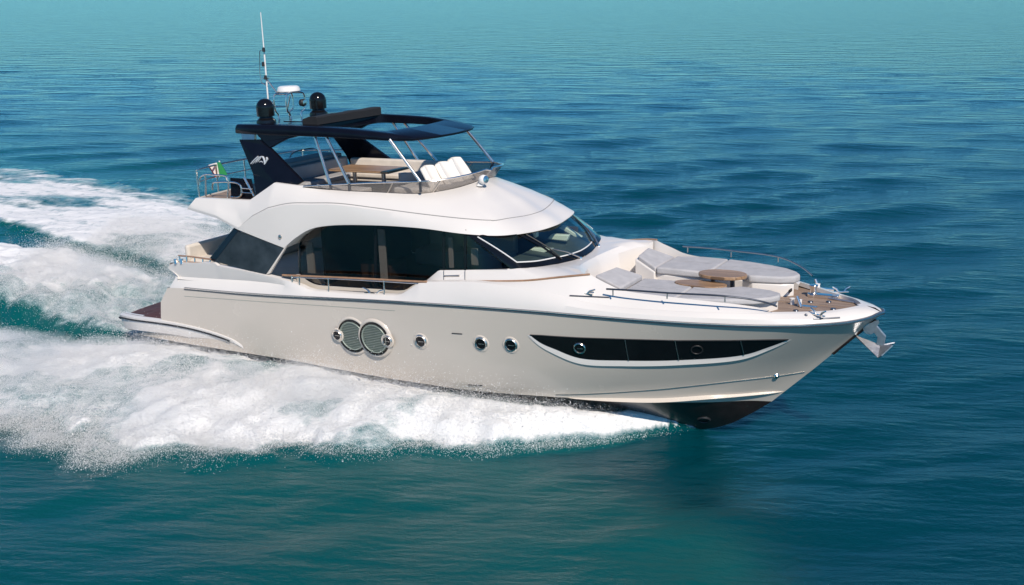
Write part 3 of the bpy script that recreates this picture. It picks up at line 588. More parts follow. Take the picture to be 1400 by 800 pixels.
h_ = MB(); h_.lathe([(.001,.16),(.06,.155),(.10,.12),(.115,.06),(.10,0),(.07,-.05)], c+np.array([.05,0,.08]), 18, (1,-.3,.15)); h_.lathe([(.10,0),(.06,.05),(.05,.1)], c-np.array([0,0,.06]), 14); h_.build('searchlight', M['white2'], fly)
h_ = MB(); h_.lathe([(.001,.168),(.085,.15)], c+np.array([.05,0,.08]), 18, (1,-.3,.15)); h_.build('searchlight_lens', M['chrome'], fly)

# ---- flybridge furniture built into the deck
def cush(name, P, z0, z1, m, parent, bev=.045, seg=3):
    A = np.array([(x, y, z0) for x, y in P]); Bq = np.array([(x, y, z1) for x, y in P])
    z1a = z1 if not np.isscalar(z1) else None
    return MB().prism(A, Bq).build(name, m, parent, bevel=bev, seg=seg, ang=50)
def rect(x0, x1, y0, y1): return [(x0,y0),(x1,y0),(x1,y1),(x0,y1)]
cush('sofa_base', rect(5.85,8.6,.95,1.60), 3.93, 4.22, M['sofa'], fly); cush('sofa_seat', rect(5.85,8.6,.90,1.50), 4.225, 4.36, M['sofa'], fly)
cush('sofa_back', rect(5.6,9.0,1.46,1.66), 4.0, 4.66, M['sofa'], fly)
cush('sofa_base', rect(5.45,6.0,-1.0,1.5), 3.93, 4.22, M['sofa'], fly); cush('sofa_seat', rect(5.5,6.05,-.95,.94), 4.225, 4.36, M['greysofa'], fly)
cush('sofa_back', rect(5.25,5.48,-1.1,1.55), 3.93, 4.70, M['greysofa'], fly)
cush('wet_bar', rect(4.55,5.24,-.5,1.6), 4.05, 4.78, M['greysofa'], fly, .03)
MB().tube(spl([(4.6,.2,4.8),(4.6,.3,4.9),(4.6,1.3,4.9),(4.6,1.4,4.8)], 14), .02, 6).build('bar_rail', M['chrome'], fly)
arc = [(8.55+.35*math.cos(a), .35+.75*math.sin(a)) for a in np.linspace(-1.9, 1.9, 15)]; arc2 = [(8.62+.16*math.cos(a), .35+.56*math.sin(a)) for a in np.linspace(1.9, -1.9, 15)]
cush('sofa_back', arc+arc2, 3.95, 4.62, M['greysofa'], fly, .05)
cush('sofa_seat', [(8.1,-.25),(8.62,-.25),(8.68,.3),(8.6,.9),(8.1,.9)], 3.95, 4.34, M['sofa'], fly)
cush('lounge_seat', rect(6.3,8.0,-1.45,-.85), 3.95, 4.33, M['cushion2'], fly)
cush('lounge_seat', rect(8.9,9.9,-1.25,-.3), 3.95, 4.42, M['cushion2'], fly)
cush('helm_console', [(9.6,-.95),(10.15,-.72),(10.38,0),(10.15,.72),(9.6,.95)], 3.95, 4.45, M['greysofa'], fly, .05)
def shell(name, y0, y1, x, z, lean, m, hgt=.5):
    rows = []
    for v in np.linspace(0, 1, 8):
        w = 1-.22*max(0, v-.45)/.55*v; yc, hw = (y0+y1)/2, (y1-y0)/2*w
        rows.append([(x-lean*v-.10*math.cos(u*math.pi/2), yc+hw*u, z+hgt*v-.02*u*u) for u in np.linspace(-1, 1, 9)])
    return MB().grid(rows).build(name, m, fly, solid=.13, bevel=.03, off=0., ang=60)
shell('seat_back', -1.06,-.56, 10.02, 4.40, .36, M['cushion2'], .52)
shell('seat_back', -.62,-.10, 10.14, 4.45, .36, M['cushion2'], .50)
shell('seat_back', -.12,.42, 10.18, 4.45, .36, M['cushion2'], .54)

# ---- hardtop
def loopify(A, B, C, n1, n2, n3):     # half loop: aft edge, side, front edge (starboard), then mirrored
    h = np.vstack([spl(A, n1)[:-1], spl(B, n2)[:-1], spl(C, n3)]); return np.vstack([h, mir(h)[::-1][1:-1]])
NA = (16, 50, 22)
def xt(x): return np.interp(x, [4.4,5.5,7,8.3,9.1,9.75,10.1], [5.85,5.87,5.85,5.79,5.70,5.60,5.58])
def xb(x): return np.interp(x, [4.4,5.5,7,8.3,9.3,9.75,10.1], [5.63,5.62,5.62,5.59,5.54,5.535,5.55])
def L2z(P, zf, dz=0): return np.array([(x, y, zf(x)+dz) for x, y in P])
oA = [(4.38,0),(4.40,-.8),(4.44,-1.58)]; oB = [(4.44,-1.58),(4.9,-1.68),(6,-1.72),(7.5,-1.72),(8.8,-1.64),(9.3,-1.49),(9.62,-1.37)]; oC = [(9.62,-1.37),(9.82,-.9),(9.93,-.4),(9.96,0)]
iA = [(6.72,0),(6.72,-.6),(6.74,-1.15)]; iB = [(6.74,-1.15),(6.85,-1.30),(7.6,-1.36),(8.2,-1.35),(8.6,-1.30),(8.8,-1.25)]; iC = [(8.8,-1.25),(8.85,-.8),(8.88,-.35),(8.89,0)]
def sc_(P, k, cx=7.4): return [((x-cx)*(1-(1-k)*.5)+cx, y*k) for x, y in P]
def LP(a, b, c, zf, dz, k=1.): return loopify(L2z(sc_(a, k), zf, dz), L2z(sc_(b, k), zf, dz), L2z(sc_(c, k), zf, dz), *NA)
mixz = lambda x: xb(x)*.5+xt(x)*.5
loops = [LP(oA,oB,oC,xb,0,.955), LP(oA,oB,oC,xb,.004,.992), LP(oA,oB,oC,xb,.03,1.), LP(oA,oB,oC,mixz,.02,.998), LP(oA,oB,oC,xt,-.02,.982), LP(oA,oB,oC,xt,0,.968), LP(iA,iB,iC,xt,.01,1.03), LP(iA,iB,iC,xt,-.01,1.), LP(iA,iB,iC,xb,.02,1.)]
ht = MB().grid(loops, closed_u=True, closed_v=True).build('hardtop', M['navy'], yacht, ang=40)
for s in BS:
    ty = np.array([1,s,1])
    P = TY([(350,181,-1.70),(352,185.5,-1.70),(360,194,-1.72),(369,202.5,-1.74),(378,197,-1.72),(390,190.8,-1.70),(405,187,-1.69),(430,184.3,-1.68),(430,181,-1.68)])*ty; MB().prism(P, P+np.array([0,.12*s,0])).build('roof_knee', M['navy'], ht, smooth=False, bevel=.015)
    P = TY([(326.6,191,-1.74),(354,191,-1.74),(361,197.5,-1.75),(370,204,-1.76),(413.7,248.8,-1.93),(404,254.5,-1.96),(376.5,251.5,-2.0),(350,268.5,-2.05),(345.7,238,-1.92)])*ty
    ar = MB().prism(P, P+np.array([0,.1*s,0])).build('arch_leg', M['navy'], ht, smooth=False, bevel=.012)
    e0, e1 = TY([(346,238.5,-1.927),(400,250,-1.957)])*ty; MB().tube([e0, e1], .008, 4).build('panel_seam', M['rubber'], ar)
    P = TY([(330,183,-1.68),(348,184,-1.68),(347.5,192,-1.72),(331,192,-1.72)])*ty; MB().prism(P, P+np.array([0,.08*s,0])).build('arch_post', M['steel'], ht, smooth=False)
    # entwined silver letters on the leg
    Zg = lambda q: UY(335+q[0]/26.67, 205+q[1]/26.67, -1.862)
    for st_, w_ in (([(215,508),(335,370),(478,240)], 1), ([(252,560),(360,425),(500,285)], .8), ([(252,555),(262,605),(310,622),(395,608)], .9), ([(318,585),(400,465),(470,345),(545,258),(650,246)], .9), ([(405,605),(452,480),(520,355),(585,275)], .9), ([(645,445),(585,420),(515,470),(482,560),(515,615),(600,580),(650,505),(645,445)], .9), ([(648,248),(690,330),(715,430),(712,600)], 1.5), ([(782,282),(812,335),(760,440),(712,600)], 1.5)):
        pts = spl([Zg(q)*ty for q in st_], 26); MB().tube(pts, np.full(26, .0165*w_), 6).build('emblem', M['logo'], ar)
    # poles
    for (a, ya), (b, yb_) in ((((430,185),-1.62),((451.6,253.5),-1.92)), (((445.4,185),-1.62),((477.2,251.5),-1.92)), (((533,191),-1.6),((574.8,248.5),-1.67))):
        MB().tube(np.array([UY(*a, ya), UY(*b, yb_)])*ty, .036, 10).build('hardtop_pole', M['chrome'], ht)
    d0 = np.array([5.0,-1.04*s,5.86]); MB().lathe([(.25,-.02),(.24,.06),(.18,.11),(.17,.15),(.222,.16),(.225,.37)]+[(.225*math.cos(a), .38+.215*math.sin(a)) for a in np.linspace(0, math.pi/2-.01, 10)], d0, 32).build('satellite_dome', M['gloss'], ht)
# folded sun awning lying across the roof opening
aw = MB(); pr = [(-.24,0),(-.25,.08),(-.23,.14),(-.02,.20),(.17,.20),(.20,.17),(.20,0)]
aw.grid([[(6.62+a, y, 5.85+b*(1+.03*math.sin(y*7))) for a, b in pr] for y in np.linspace(-1.3, 1.35, 30)]); aw.prism([(6.62+a, -1.3, 5.85+b) for a, b in pr], [(6.62+a, -1.303, 5.85+b) for a, b in pr]); aw.prism([(6.62+a, 1.35, 5.85+b) for a, b in pr], [(6.62+a, 1.353, 5.85+b) for a, b in pr])
aw.build('folded_awning', M['canvas'], ht, ang=28)
MB().box((5.75,.0,5.858), (.9,1.5,.03)).build('roof_hatch', M['solar'], ht, bevel=.008)
# radar mast
ms = MB()
for x in (4.72, 5.12):
    hp = [(x,-.22,5.84),(x-.03,-.22,5.98),(x,-.34,6.08),(x,-.36,6.2),(x,-.36,6.42),(x,-.30,6.5),(x,.30,6.5),(x,.36,6.42),(x,.36,6.2),(x,.34,6.08),(x-.03,.22,5.98),(x,.22,5.84)]
    ms.tube(spl(hp, 70), .022, 8)
ms.tube([(4.72,-.3,6.5),(5.12,-.3,6.5)], .02, 6); ms.tube([(4.72,.3,6.5),(5.12,.3,6.5)], .02, 6); ms.tube([(4.72,-.36,6.2),(5.12,-.36,6.2)], .016, 6); ms.tube([(4.72,.1,6.0),(5.12,-.2,6.45)], .014, 6)
mast = ms.build('radar_mast', M['chrome'], ht)
MB().lathe([(.001,.16),(.22,.155),(.27,.13),(.295,.07),(.30,.03),(.27,0),(.001,-.005)], (4.92,0,6.53), 32).build('radar', M['white2'], mast)
MB().lathe([(.001,.14),(.07,.13),(.10,.08),(.09,.0),(.04,-.04)], (5.2,.12,6.25), 16, (1,-.1,0)).build('deck_floodlight', M['rubber'], mast)
MB().lathe([(.001,.145),(.075,.135)], (5.2,.12,6.25), 16, (1,-.1,0)).build('floodlight_lens', M['chrome'], mast)
an = MB(); b0, b1, tp = UY(366.6, 140, -.15), UY(361.5, 75, -.15), UY(356.3, 17, -.15)
an.tube([b0-np.array([0,0,.45]), b1], .021, 8); an.tube([b1, tp], [.018,.010], 8)
a_o = an.build('antenna', M['white2'], ht)
k = MB(); q = [UY(*p, -.15) for p in ((357.5,113),(355,98),(355,70),(361,67))]; k.tube(q, .012, 6); k.tube([UY(364.5,108,-.15), UY(379.5,128,-.15)], .016, 6); k.tube([UY(357.5,113,-.15), UY(366,118,-.15)], .012, 6); k.tube([UY(358,85,-.15), UY(362.5,87,-.15)], .012, 6); k.tube([UY(359,107,-.15),UY(368,107,-.15)], .014, 6)
k.build('antenna_bracket', M['steel'], a_o)
for p in ((359.8,88),(360.5,68),(363,106)): MB().lathe([(.001,.06),(.035,.05),(.04,-.05),(.001,-.06)], UY(*p, -.2), 10).build('antenna_fitting', M['rubber'], a_o)

# ---- aft rails of the flybridge
def tubes(name, segs, r, m, parent, pr=8): 
    k = MB()
    for s_ in segs: k.tube(s_, r, pr)
    return k.build(name, m, parent)
zR = 4.74
tubes('aft_rail', [spl([(5.0,2.1,zR+.05),(4.2,2.12,zR+.02),(3.62,2.1,zR),(3.42,1.9,zR),(3.22,1.0,zR),(3.17,0,zR),(3.22,-1.0,zR),(3.42,-1.95,zR),(3.5,-2.1,zR-.01)], 60)], .022, M['steel'], fly)
tubes('aft_rail', [spl([(5.0,2.1,zR-.25),(3.62,2.08,zR-.28),(3.42,1.88,zR-.3),(3.22,1.0,zR-.3),(3.17,0,zR-.3),(3.22,-1.0,zR-.3),(3.42,-1.93,zR-.3)], 60)], .014, M['steel'], fly)
for x, y in ((3.5,-2.1),(3.25,-1.15),(3.17,0),(3.25,1.15),(3.5,2.05),(4.4,2.12)): tubes('rail_stanchion', [[(x,y,4.03),(x,y,zR)]], .02, M['chrome'], fly)
Zq = lambda pts, Y: [UY(240+a/3.81, 210+b/3.81, Y) for a, b in pts]
tubes('stair_rail', [spl(Zq([(128,165),(126,130),(150,110),(210,112),(262,118),(272,130),(272,236)], -2.12), 40)], .022, M['chrome'], fly)
tubes('rail_stanchion', [Zq([(155,112),(157,232)], -2.12)], .022, M['chrome'], fly)
tubes('stair_rail', [spl(Zq([(192,190),(194,155),(205,150),(320,154),(340,170),(342,215),(330,226),(290,226)], -2.0), 50)], .022, M['chrome'], fly)
tubes('stair_rail', [Zq([(345,180),(400,184)], -2.0), Zq([(345,203),(402,206)], -2.0)], .016, M['chrome'], fly)
tubes('stair_rail', [Zq([(358,125),(410,222)], -1.98)], .03, M['chrome'], fly)
P = np.array(Zq([(284,126),(392,132),(402,180),(418,242),(290,238)], -1.93)); MB().prism(P, P+np.array([0,.03,0])).build('stair_screen', M['navy'], fly, smooth=False)

# ---- foredeck lounge
def lounge(side):
    s = side
    base = [(14.35,1.50),(14.45,.62),(15.1,.36),(16.05,.40),(16.3,.5),(16.9,.5),(17.1,.34),(17.75,.42),(17.95,.6),(17.85,.85),(17.5,1.2),(17.0,1.45),(16.2,1.66),(15.4,1.7),(14.8,1.62)]
    cush('lounge_base', [(x, y*s) for x, y in base], 2.12, 2.455, M['white'], deck, .03)
    # backrest wedge sloping up to the rear
    o = [(14.85,.38),(14.85,1.60),(14.22,1.50),(14.33,.62)]
    A = np.array([(x, y*s, z-.13) for (x, y), z in zip(o, (2.60,2.60,2.80,2.80))]); Bq = np.array([(x, y*s, z) for (x, y), z in zip(o, (2.60,2.60,2.80,2.80))])
    MB().prism(A, Bq).build('lounge_backrest', M['cushion'], deck, bevel=.035, seg=3, ang=50)
    A2 = np.array([(x, y*s, 2.12) for x, y in ((14.84,.35),(14.84,1.63),(14.16,1.54),(14.27,.58))]); B2 = A2.copy(); B2[:, 2] = (2.50,2.50,2.715,2.715); MB().prism(A2, B2).build('backrest_shell', M['white'], deck, bevel=.03, seg=3)
    w = 1
    return o
for s in BS: lounge(s)

# ---- foredeck rails, low, both sides
for s in BS:
    ty = np.array([1,s,1]); rp = np.vstack([TY([(829,395.2,-2.24),(870,397.5,-2.2),(911,400.5,-2.13),(992,405,-1.9),(1030,410,-1.66),(1050,414.5,-1.5),(1062,419,-1.4)])])
    r_ = MB().tube(spl(rp, 50)*ty, .020, 8).build('bow_rail', M['darksteel'] if s == 1 else M['steel'], yacht)
    for x, t, b in ((838,396,404),(912,401,408.5),(991,405,413)):
        MB().tube(TY([(x,t,-np.interp(x, [829,992], [2.23,1.9])),(x,b,-np.interp(x, [829,992], [2.23,1.9]))])*ty, .016, 6).build('rail_stanchion', M['steel'], r_)
# slots and seams in the bow topsides
def CAPHIT(px, py, off=.004):
    loc, nr, _, _ = BB.ray_cast(Vector(CO), Vector(ray(px, py)))
    return None if loc is None else np.array(loc)+np.array(nr)*(off if nr[1] < 0 or nr[2] > 0 else -off)
_b3 = bmesh.new()
for o in [c for c in yacht.children if c.name.startswith(('bulwark','deck'))]: _b3.from_mesh(o.data)
BB = BVHTree.FromBMesh(_b3)
for a, b in (((779,404.5),(833,407)),((1112,436.5),(1148,434.5))):
    P = [CAPHIT(a[0]+(b[0]-a[0])*t, a[1]+(b[1]-a[1])*t, .008) for t in np.linspace(0, 1, 12)]; P = [p for p in P if p is not None]
    if len(P) > 3: MB().tube(P, .016, 6).build('deck_slot', M['darksteel'], bulwark)
for x, y in ((1033,419),(1102,431)):
    p = CAPHIT(x, y)
    if p is not None: MB().lathe([(.001,.02),(.03,.018),(.035,-.01)], p, 10, (.3,-1,.5)).build('drain', M['darksteel'], bulwark)
# windlass and deck gear on the foredeck
zt = 2.19
def at(px, py, z=zt): p = UZ(px, py, z); return p
wl = MB(); c = at(1112, 405); wl.lathe([(.13,0),(.13,.06),(.08,.08),(.07,.18),(.09,.22),(.10,.25),(.001,.26)], c, 20)
wl.box(c+np.array([.3,-.05,.04]), (.5,.16,.08)); wl.build('windlass', M['chrome'], yacht, bevel=.01)
for px, py in ((1118,396),(1093,418),(1083,416)):
    k = MB(); c = at(px, py); k.lathe([(.05,0),(.045,.10),(.055,.13),(.001,.14)], c, 14); k.build('bollard', M['white2'], yacht)
for (a, b) in (((1120,396),(1116,387)),((1095,420),(1090,410))):
    k = MB(); p0 = at(*a); k.tube([p0, p0+np.array([-.10,.03,.22])], [.035,.03], 8); k.box(p0+np.array([.18,0,.02]), (.3,.12,.04)); k.build('chain_stopper', M['chrome'], yacht)
for px, py in ((1108,413),(1088,425),(1140,404),(1139,423),(1128,396),(1133,413)):
    k = MB(); c = at(px, py); k.lathe([(.001,.022),(.05,.02),(.06,.0)], c, 12); k.build('deck_filler', M['darksteel'], yacht)
MB().tube([at(1128,408)+[0,0,.02], at(1181,417)+[0,0,.02]], .022, 6).build('anchor_chain', M['galv'], yacht)
for p in [(1000+0,0)]: pass
k = MB(); q = UX(1080.5, 397.5, 17.93); k.box(q, (.03,.2,.06)); k.build('lounge_switch', M['rubber'], deck)

# ================================================================== things on board that stand on their own
def place(mb, name, m, parent, origin, **k):
    o = np.array(origin); mb.V = [tuple(np.array(v)-o) for v in mb.V]; return mb.build(name, m, parent, **k)
# sun pads, two long cushions each side of the foredeck table
def pad(P, z0, z1, label, parts):
    o = (np.mean([p[0] for p in P]), np.mean([p[1] for p in P]), z0); t = aboard('sunpad', o)
    tag(t, label, 'sunpad cushion', 'grey sunpads on the foredeck')
    for Q in parts:
        A = np.array([(x, y, z0) for x, y in Q]); Bq = A.copy(); Bq[:, 2] = z1
        place(MB().prism(A, Bq), 'cushion', M['cushion'], t, o, bevel=.045, seg=4, ang=60)
        ring = np.vstack([Bq, Bq[:1]])+np.array([0,0,-.012]); cen_ = Bq.mean(0); ring = cen_+(ring-cen_)*np.array([.985,.97,1])
        mid_y = [q[1] for q in Q]; y0_ = np.mean(mid_y); xa, xb_ = min(q[0] for q in Q), max(q[0] for q in Q)
        sg_ = [np.array([xa+.12+(xb_-xa-.3)*u, y0_+.10*math.sin(2.2*u+.4)*(1 if y0_ > 0 else -1), z1+.001]) for u in np.linspace(0, 1, 14)]
        place(MB().tube(sg_, .007, 5), 'seam', M['greysofa'], t, o)
rear = [(14.87,.36),(15.95,.30),(16.12,.42),(16.12,1.72),(15.5,1.76),(14.9,1.60)]
fore = [(16.14,.44),(16.35,.50),(16.85,.50),(17.05,.30),(17.72,.40),(17.98,.56),(18.03,.8),(17.9,1.02),(17.62,1.27),(17.2,1.46),(16.7,1.62),(16.14,1.72)]
for s, w in ((1,'port'), (-1,'starboard')):
    r2_ = [(x, y*s) for x, y in rear]; f2_ = [(x, y*s) for x, y in fore]
    if s == 1:
        pad(r2_, 2.458, 2.62, 'thick grey sunpad cushion beside the raised teak table, next to the sloped far backrest', [r2_])
        pad(f2_, 2.458, 2.62, 'thick grey sunpad cushion at the far front of the bow lounge, tall front face showing', [f2_])
    else:
        pad(r2_, 2.40, 2.53, 'low grey sunpad cushion behind the near bow rail, next to the near sloped backrest', [r2_])
        pad(f2_, 2.40, 2.53, 'low grey sunpad cushion with rounded front end between the near bow rail and teak foredeck', [f2_])
def table(label, cx, cy, z, rx, ry, zf, group=None):
    t = aboard('table', (cx, cy, zf)); tag(t, label, 'table', group)
    th_ = np.linspace(0, 2*math.pi, 48, endpoint=False); E = np.array([(cx+rx*np.sign(math.cos(a))*abs(math.cos(a))**.85, cy+ry*math.sin(a)) for a in th_])
    A = np.c_[E, np.full(48, z-.07)]; Bq = np.c_[E, np.full(48, z)]
    place(MB().prism(A, Bq), 'tabletop', M['tabletop'], t, (cx,cy,zf), bevel=.012)
    for dx in (-.22, .22): place(MB().lathe([(.10,0),(.1,.015),(.05,.03),(.05,z-.07-zf)], (cx+dx, cy, zf), 14), 'leg', M['darksteel'], t, (cx,cy,zf))
table('oval teak table raised on two legs between the bow sunpads', 16.56, -.02, 2.70, .53, .36, 2.15)
table('low oval teak table set flush into the near bow sunpads', 16.22, -.47, 2.555, .58, .27, 2.15)
o = (7.2,.12,3.925); t = aboard('dining_table', o); tag(t, 'rectangular teak dining table on two steel legs under the hardtop', 'table')
place(MB().box((7.2,.13,4.60), (1.85,.92,.06)), 'tabletop', M['tabletop'], t, o, bevel=.015)
for dx in (-.45,.45): place(MB().lathe([(.16,0),(.15,.02),(.055,.04),(.055,.65)], (7.2+dx,.13,3.925), 16), 'leg', M['steel'], t, o)
# anchor under the bow
o = UY(1176,446,.05); t = aboard('anchor', o); tag(t, 'galvanised plough anchor hanging under the bow tip', 'anchor')
def A_(px, py, Y=0.): return UY(px, py, Y)
Zb = lambda a, b, Y=0.: UY(980+a/5, 340+b/5, Y)
sh = MB(); O2 = [Zb(*q, -.03) for q in [(1050,515),(1095,530),(1155,600),(1140,668),(1090,655),(1098,605),(1065,565),(1040,560)]]
sh.prism(O2, [p+np.array([0,.06,0]) for p in O2]); place(sh, 'shank', M['galv'], t, o, smooth=False, bevel=.008)
fk = MB(); tip, m1, tail, bt = Zb(945,602), Zb(1090,655), Zb(1212,655), Zb(1120,728)
wing_ = lambda s: [tip, Zb(1120,668,.0), tail+np.array([0,s*.10,.0]), Zb(1150,700,0)+np.array([0,s*.30,-.02]), bt+np.array([0,s*.24,0])]
for s in BS:
    Wq = wing_(s); fk.grid([[Wq[0], Wq[0]*.5+Wq[1]*.5, Wq[1], Wq[2]], [Wq[0], (Wq[0]+Wq[4])*.5, Wq[4], Wq[3]]])
place(fk, 'fluke', M['galv'], t, o, solid=.025, ang=30)
rl = MB(); rl.lathe([(.001,-.09),(.12,-.09),(.08,0),(.12,.09),(.001,.09)], Zb(1048,540), 18, (0,1,0)); 
for s in BS: 
    O3 = [Zb(*q, s*.1) for q in [(1010,530),(1080,495),(1105,490),(1110,510),(1070,560),(1045,580),(1015,560)]]; rl.prism(O3, [p+np.array([0,.015,0]) for p in O3])
rl.build('bow_roller', M['galv'], yacht, smooth=True)
P = [Zb(*q, -.10) for q in [(942,505),(968,500),(975,545),(950,592),(942,590)]]; MB().prism(P, [p+np.array([0,.2,0]) for p in P]).build('anchor_pocket', M['white'], hull, smooth=False, bevel=.01)
# ensign
o = UX(311, 247, 3.3); t = aboard('ensign', o); tag(t, 'small Italian tricolour flag flying from a white staff on the aft rail', 'flag')
tp_ = UX(299.5, 220, 3.2); k = MB(); k.tube([o, tp_], .018, 8); place(k, 'flagstaff', M['white2'], t, o)
A0, A1 = o*.08+tp_*.92, o*.72+tp_*.28
wv = lambda u, v: (A0*(1-v)+A1*v)+np.array([-.50*u, .10*math.sin(u*6.5+v*1.2)-.10*u, -.06*u-.05*u*u*(1-v)+.05*math.sin(u*5)*v])
wv2 = lambda u, v: (A0*(1-v)+A1*v)+ (UX(284,229,3.2)-UX(301,225,3.2))*u*np.array([1,1,1])+np.array([.10*math.sin(u*7+v), 0, .03*math.sin(u*6+v*2)])
for u0, u1, m in ((0,.36,'green'),(.36,.68,'flagw'),(.68,1,'red')):
    k = MB().grid([[wv2(u, v) for u in np.linspace(u0, u1, 10)] for v in np.linspace(0, 1, 10)]); place(k, 'flag_band', M[m], t, o, ang=80)
# ================================================================== THE SEA
def axis(lo, hi, d, g, far):
    a = list(np.arange(lo, hi, d)); s = d; x = a[-1]; up_ = []
    while x < far: s *= g; x += s; up_.append(x)
    s = d; x = a[0]; dn_ = []
    while x > -far: s *= g; x -= s; dn_.append(x)
    return np.array(dn_[::-1]+a+up_)
gx = axis(-14.5, 7.5, .07, 1.025, 9000); gy = axis(20.3, 42, .07, 1.022, 9000)
X, Y = np.meshgrid(gx, gy); shp = X.shape
sp_x = np.gradient(gx); sp_y = np.gradient(gy); SPC = np.maximum(*np.meshgrid(sp_x, sp_y))
LAT = RNG.random((512, 512))
def vnoise(x, y, seed=0):
    x = x+seed*17.31; y = y+seed*9.77; xi = np.floor(x).astype(np.int64); yi = np.floor(y).astype(np.int64); u = x-xi; v = y-yi
    u = u*u*u*(u*(u*6-15)+10); v = v*v*v*(v*(v*6-15)+10); a = LAT[yi & 511, xi & 511]; b = LAT[yi & 511, (xi+1) & 511]; c = LAT[(yi+1) & 511, xi & 511]; d = LAT[(yi+1) & 511, (xi+1) & 511]
    return (a*(1-u)+b*u)*(1-v)+(c*(1-u)+d*u)*v
def fbm(x, y, o=4, seed=0, lac=2.07, gain=.5):
    r = 0; a = 1; t = 0
    for k in range(o):
        c, s = math.cos(k*.9), math.sin(k*.9); r = r+a*vnoise((x*c-y*s)*lac**k, (x*s+y*c)*lac**k, seed+k); t += a; a *= gain
    return r/t
def sstep(a, b, x): t = np.clip((x-a)/(b-a), 0, 1); return t*t*(3-2*t)
def boat_xy(x, y):
    dx, dy = x-BT[0], y-BT[1]; z = -BT[2]
    return BM[0,0]*dx+BM[1,0]*dy+BM[2,0]*z, BM[0,1]*dx+BM[1,1]*dy+BM[2,1]*z
OUT_X = [-90,-60,-30,-20,-14,-5,0,2.2,3.2,4.9,6.2,6.75,8,9,10.3,11.6,12.9,14.2,15,15.8,16.1]
OUT_Y = [30,22,16.8,16.2,15.3,10.5,8.2,7.6,7.35,7.3,7.2,6.6,6.1,5.3,4.8,4.0,3.0,2.04,1.13,.25,.0]
HUL_X = [-5,0.6,9,11,13,14,15,15.6,16.1]; HUL_Y = [1.5,2.2,2.3,2.15,1.75,1.35,.75,.35,0]
def wake(x, y, fine=True):
    xb, yb = boat_xy(x, y); a = np.abs(yb)
    jit = (fbm(x*.9, y*.9, 5, 3, 2.07, .62)-.5)
    out = np.interp(xb, OUT_X, OUT_Y)*(1+.16*jit)+.9*jit*sstep(15.5, 10, xb); hul = np.interp(xb, HUL_X, HUL_Y)
    s = (a-hul)/np.maximum(out-hul, .05)
    wd = np.clip(.35/np.maximum(out-hul, .05), .16, .42); m1 = sstep(1.03, 1.03-wd, s)*sstep(16.15, 15.9, xb)
    H = np.interp(xb, [-60,-30,-15,-5,0,4,8,12,14,15,15.6,16.1], [0,.12,.35,.45,.42,.6,.76,.76,.68,.56,.36,0])
    prof = np.interp(s, [-1,0,.25,.5,.75,.92,1.0,1.02], [.5,.74,1.,.9,.6,.28,.05,0])
    inn = np.where(yb > 0, 2.5+np.interp(-xb, [-1,0,6,12,18,60], [-.3,.1,2.2,2.9,4.2,8]), 2.5+np.interp(-xb, [-1,0,6,12,18,60], [-.2,.35,.8,1.4,2.4,6]))
    gap = sstep(inn+.35+.6*jit, inn-.35+.6*jit, a)*sstep(1.8, .6, xb)               # inside the side wakes, behind the transom
    cen = sstep(3.1, 2.2, a+.5*jit+.75*(yb < 0))*sstep(.9, .2, xb)
    foam = m1*(1-gap*.85)
    far_port = sstep(-2, -9, xb)*(yb > 0); foam = foam*(1-.22*far_port)
    foam = foam*(1-.42*sstep(8, 12.5, xb)*sstep(.50, .0, s))
    foam = foam*(1-.16*sstep(.6, .1, s)*(xb < 9)*(yb < 0))
    lace = fbm(xb*.16, yb*.75, 4, 77); foam = foam*(1-far_port*(.34*sstep(.55, .36, lace)))
    foam = np.maximum(foam, cen*(.95-.2*sstep(-20, -60, xb)))
    foam = np.maximum(foam, .36*gap*sstep(-1, -7, xb))
    thin = fbm(x*.32, y*.55, 4, 120); foam = foam*(1-.36*sstep(.58, .38, thin)*(1-far_port)*sstep(15, 10, xb))
    foam *= 1-.5*sstep(-40, -100, xb)
    h = m1*H*prof*(1-gap)*(1-sstep(1.5, -1, xb)*sstep(.55, .05, s)*.9)
    h = h+cen*(.15+.75*np.exp(-((xb+8)/5.)**2)+.25*sstep(-5, -20, xb)*sstep(-60, -20, xb))
    h = h-.32*gap*(1-cen)*np.exp(-((a-2.5)/.7)**2)*sstep(-16, -2, xb)
    bil = (np.abs(fbm(x*.85, y*.85, 5, 20)-.5)*2); lump = fbm(x*.42, y*.42, 3, 40)
    calm = 1-.55*far_port
    h = h+foam*((bil-.25)*(.34+.45*cen)+(lump-.5)*(.50+.65*cen)*sstep(15, 9, xb))*calm*sstep(16, 14, xb)
    return xb, yb, s, foam, h, m1, gap, cen
def waves(x, y, spc):
    z = np.zeros_like(x); rg = np.random.default_rng(5)
    for i in range(54):
        lam = .7*(7.5/.7)**(i/53.)*rg.uniform(.9, 1.1); th_ = math.pi/2+.30+rg.normal()*.42; k = 2*math.pi/lam; amp = lam*.0024
        ph = rg.uniform(0, 6.28); w = np.clip(lam/np.maximum(spc, 1e-6)/3-.8, 0, 1)
        arg = k*(x*math.cos(th_)+y*math.sin(th_))+ph; z += amp*w*(np.sin(arg)+.22*np.sin(2*arg+.4))
    return z
xb, yb, s_, foam, hgt, m1, gap, cen = wake(X, Y)
mod = .45+1.1*fbm(X*.06, Y*.10, 3, 60)
Z = waves(X, Y, SPC)*mod*(1-.6*foam)+hgt
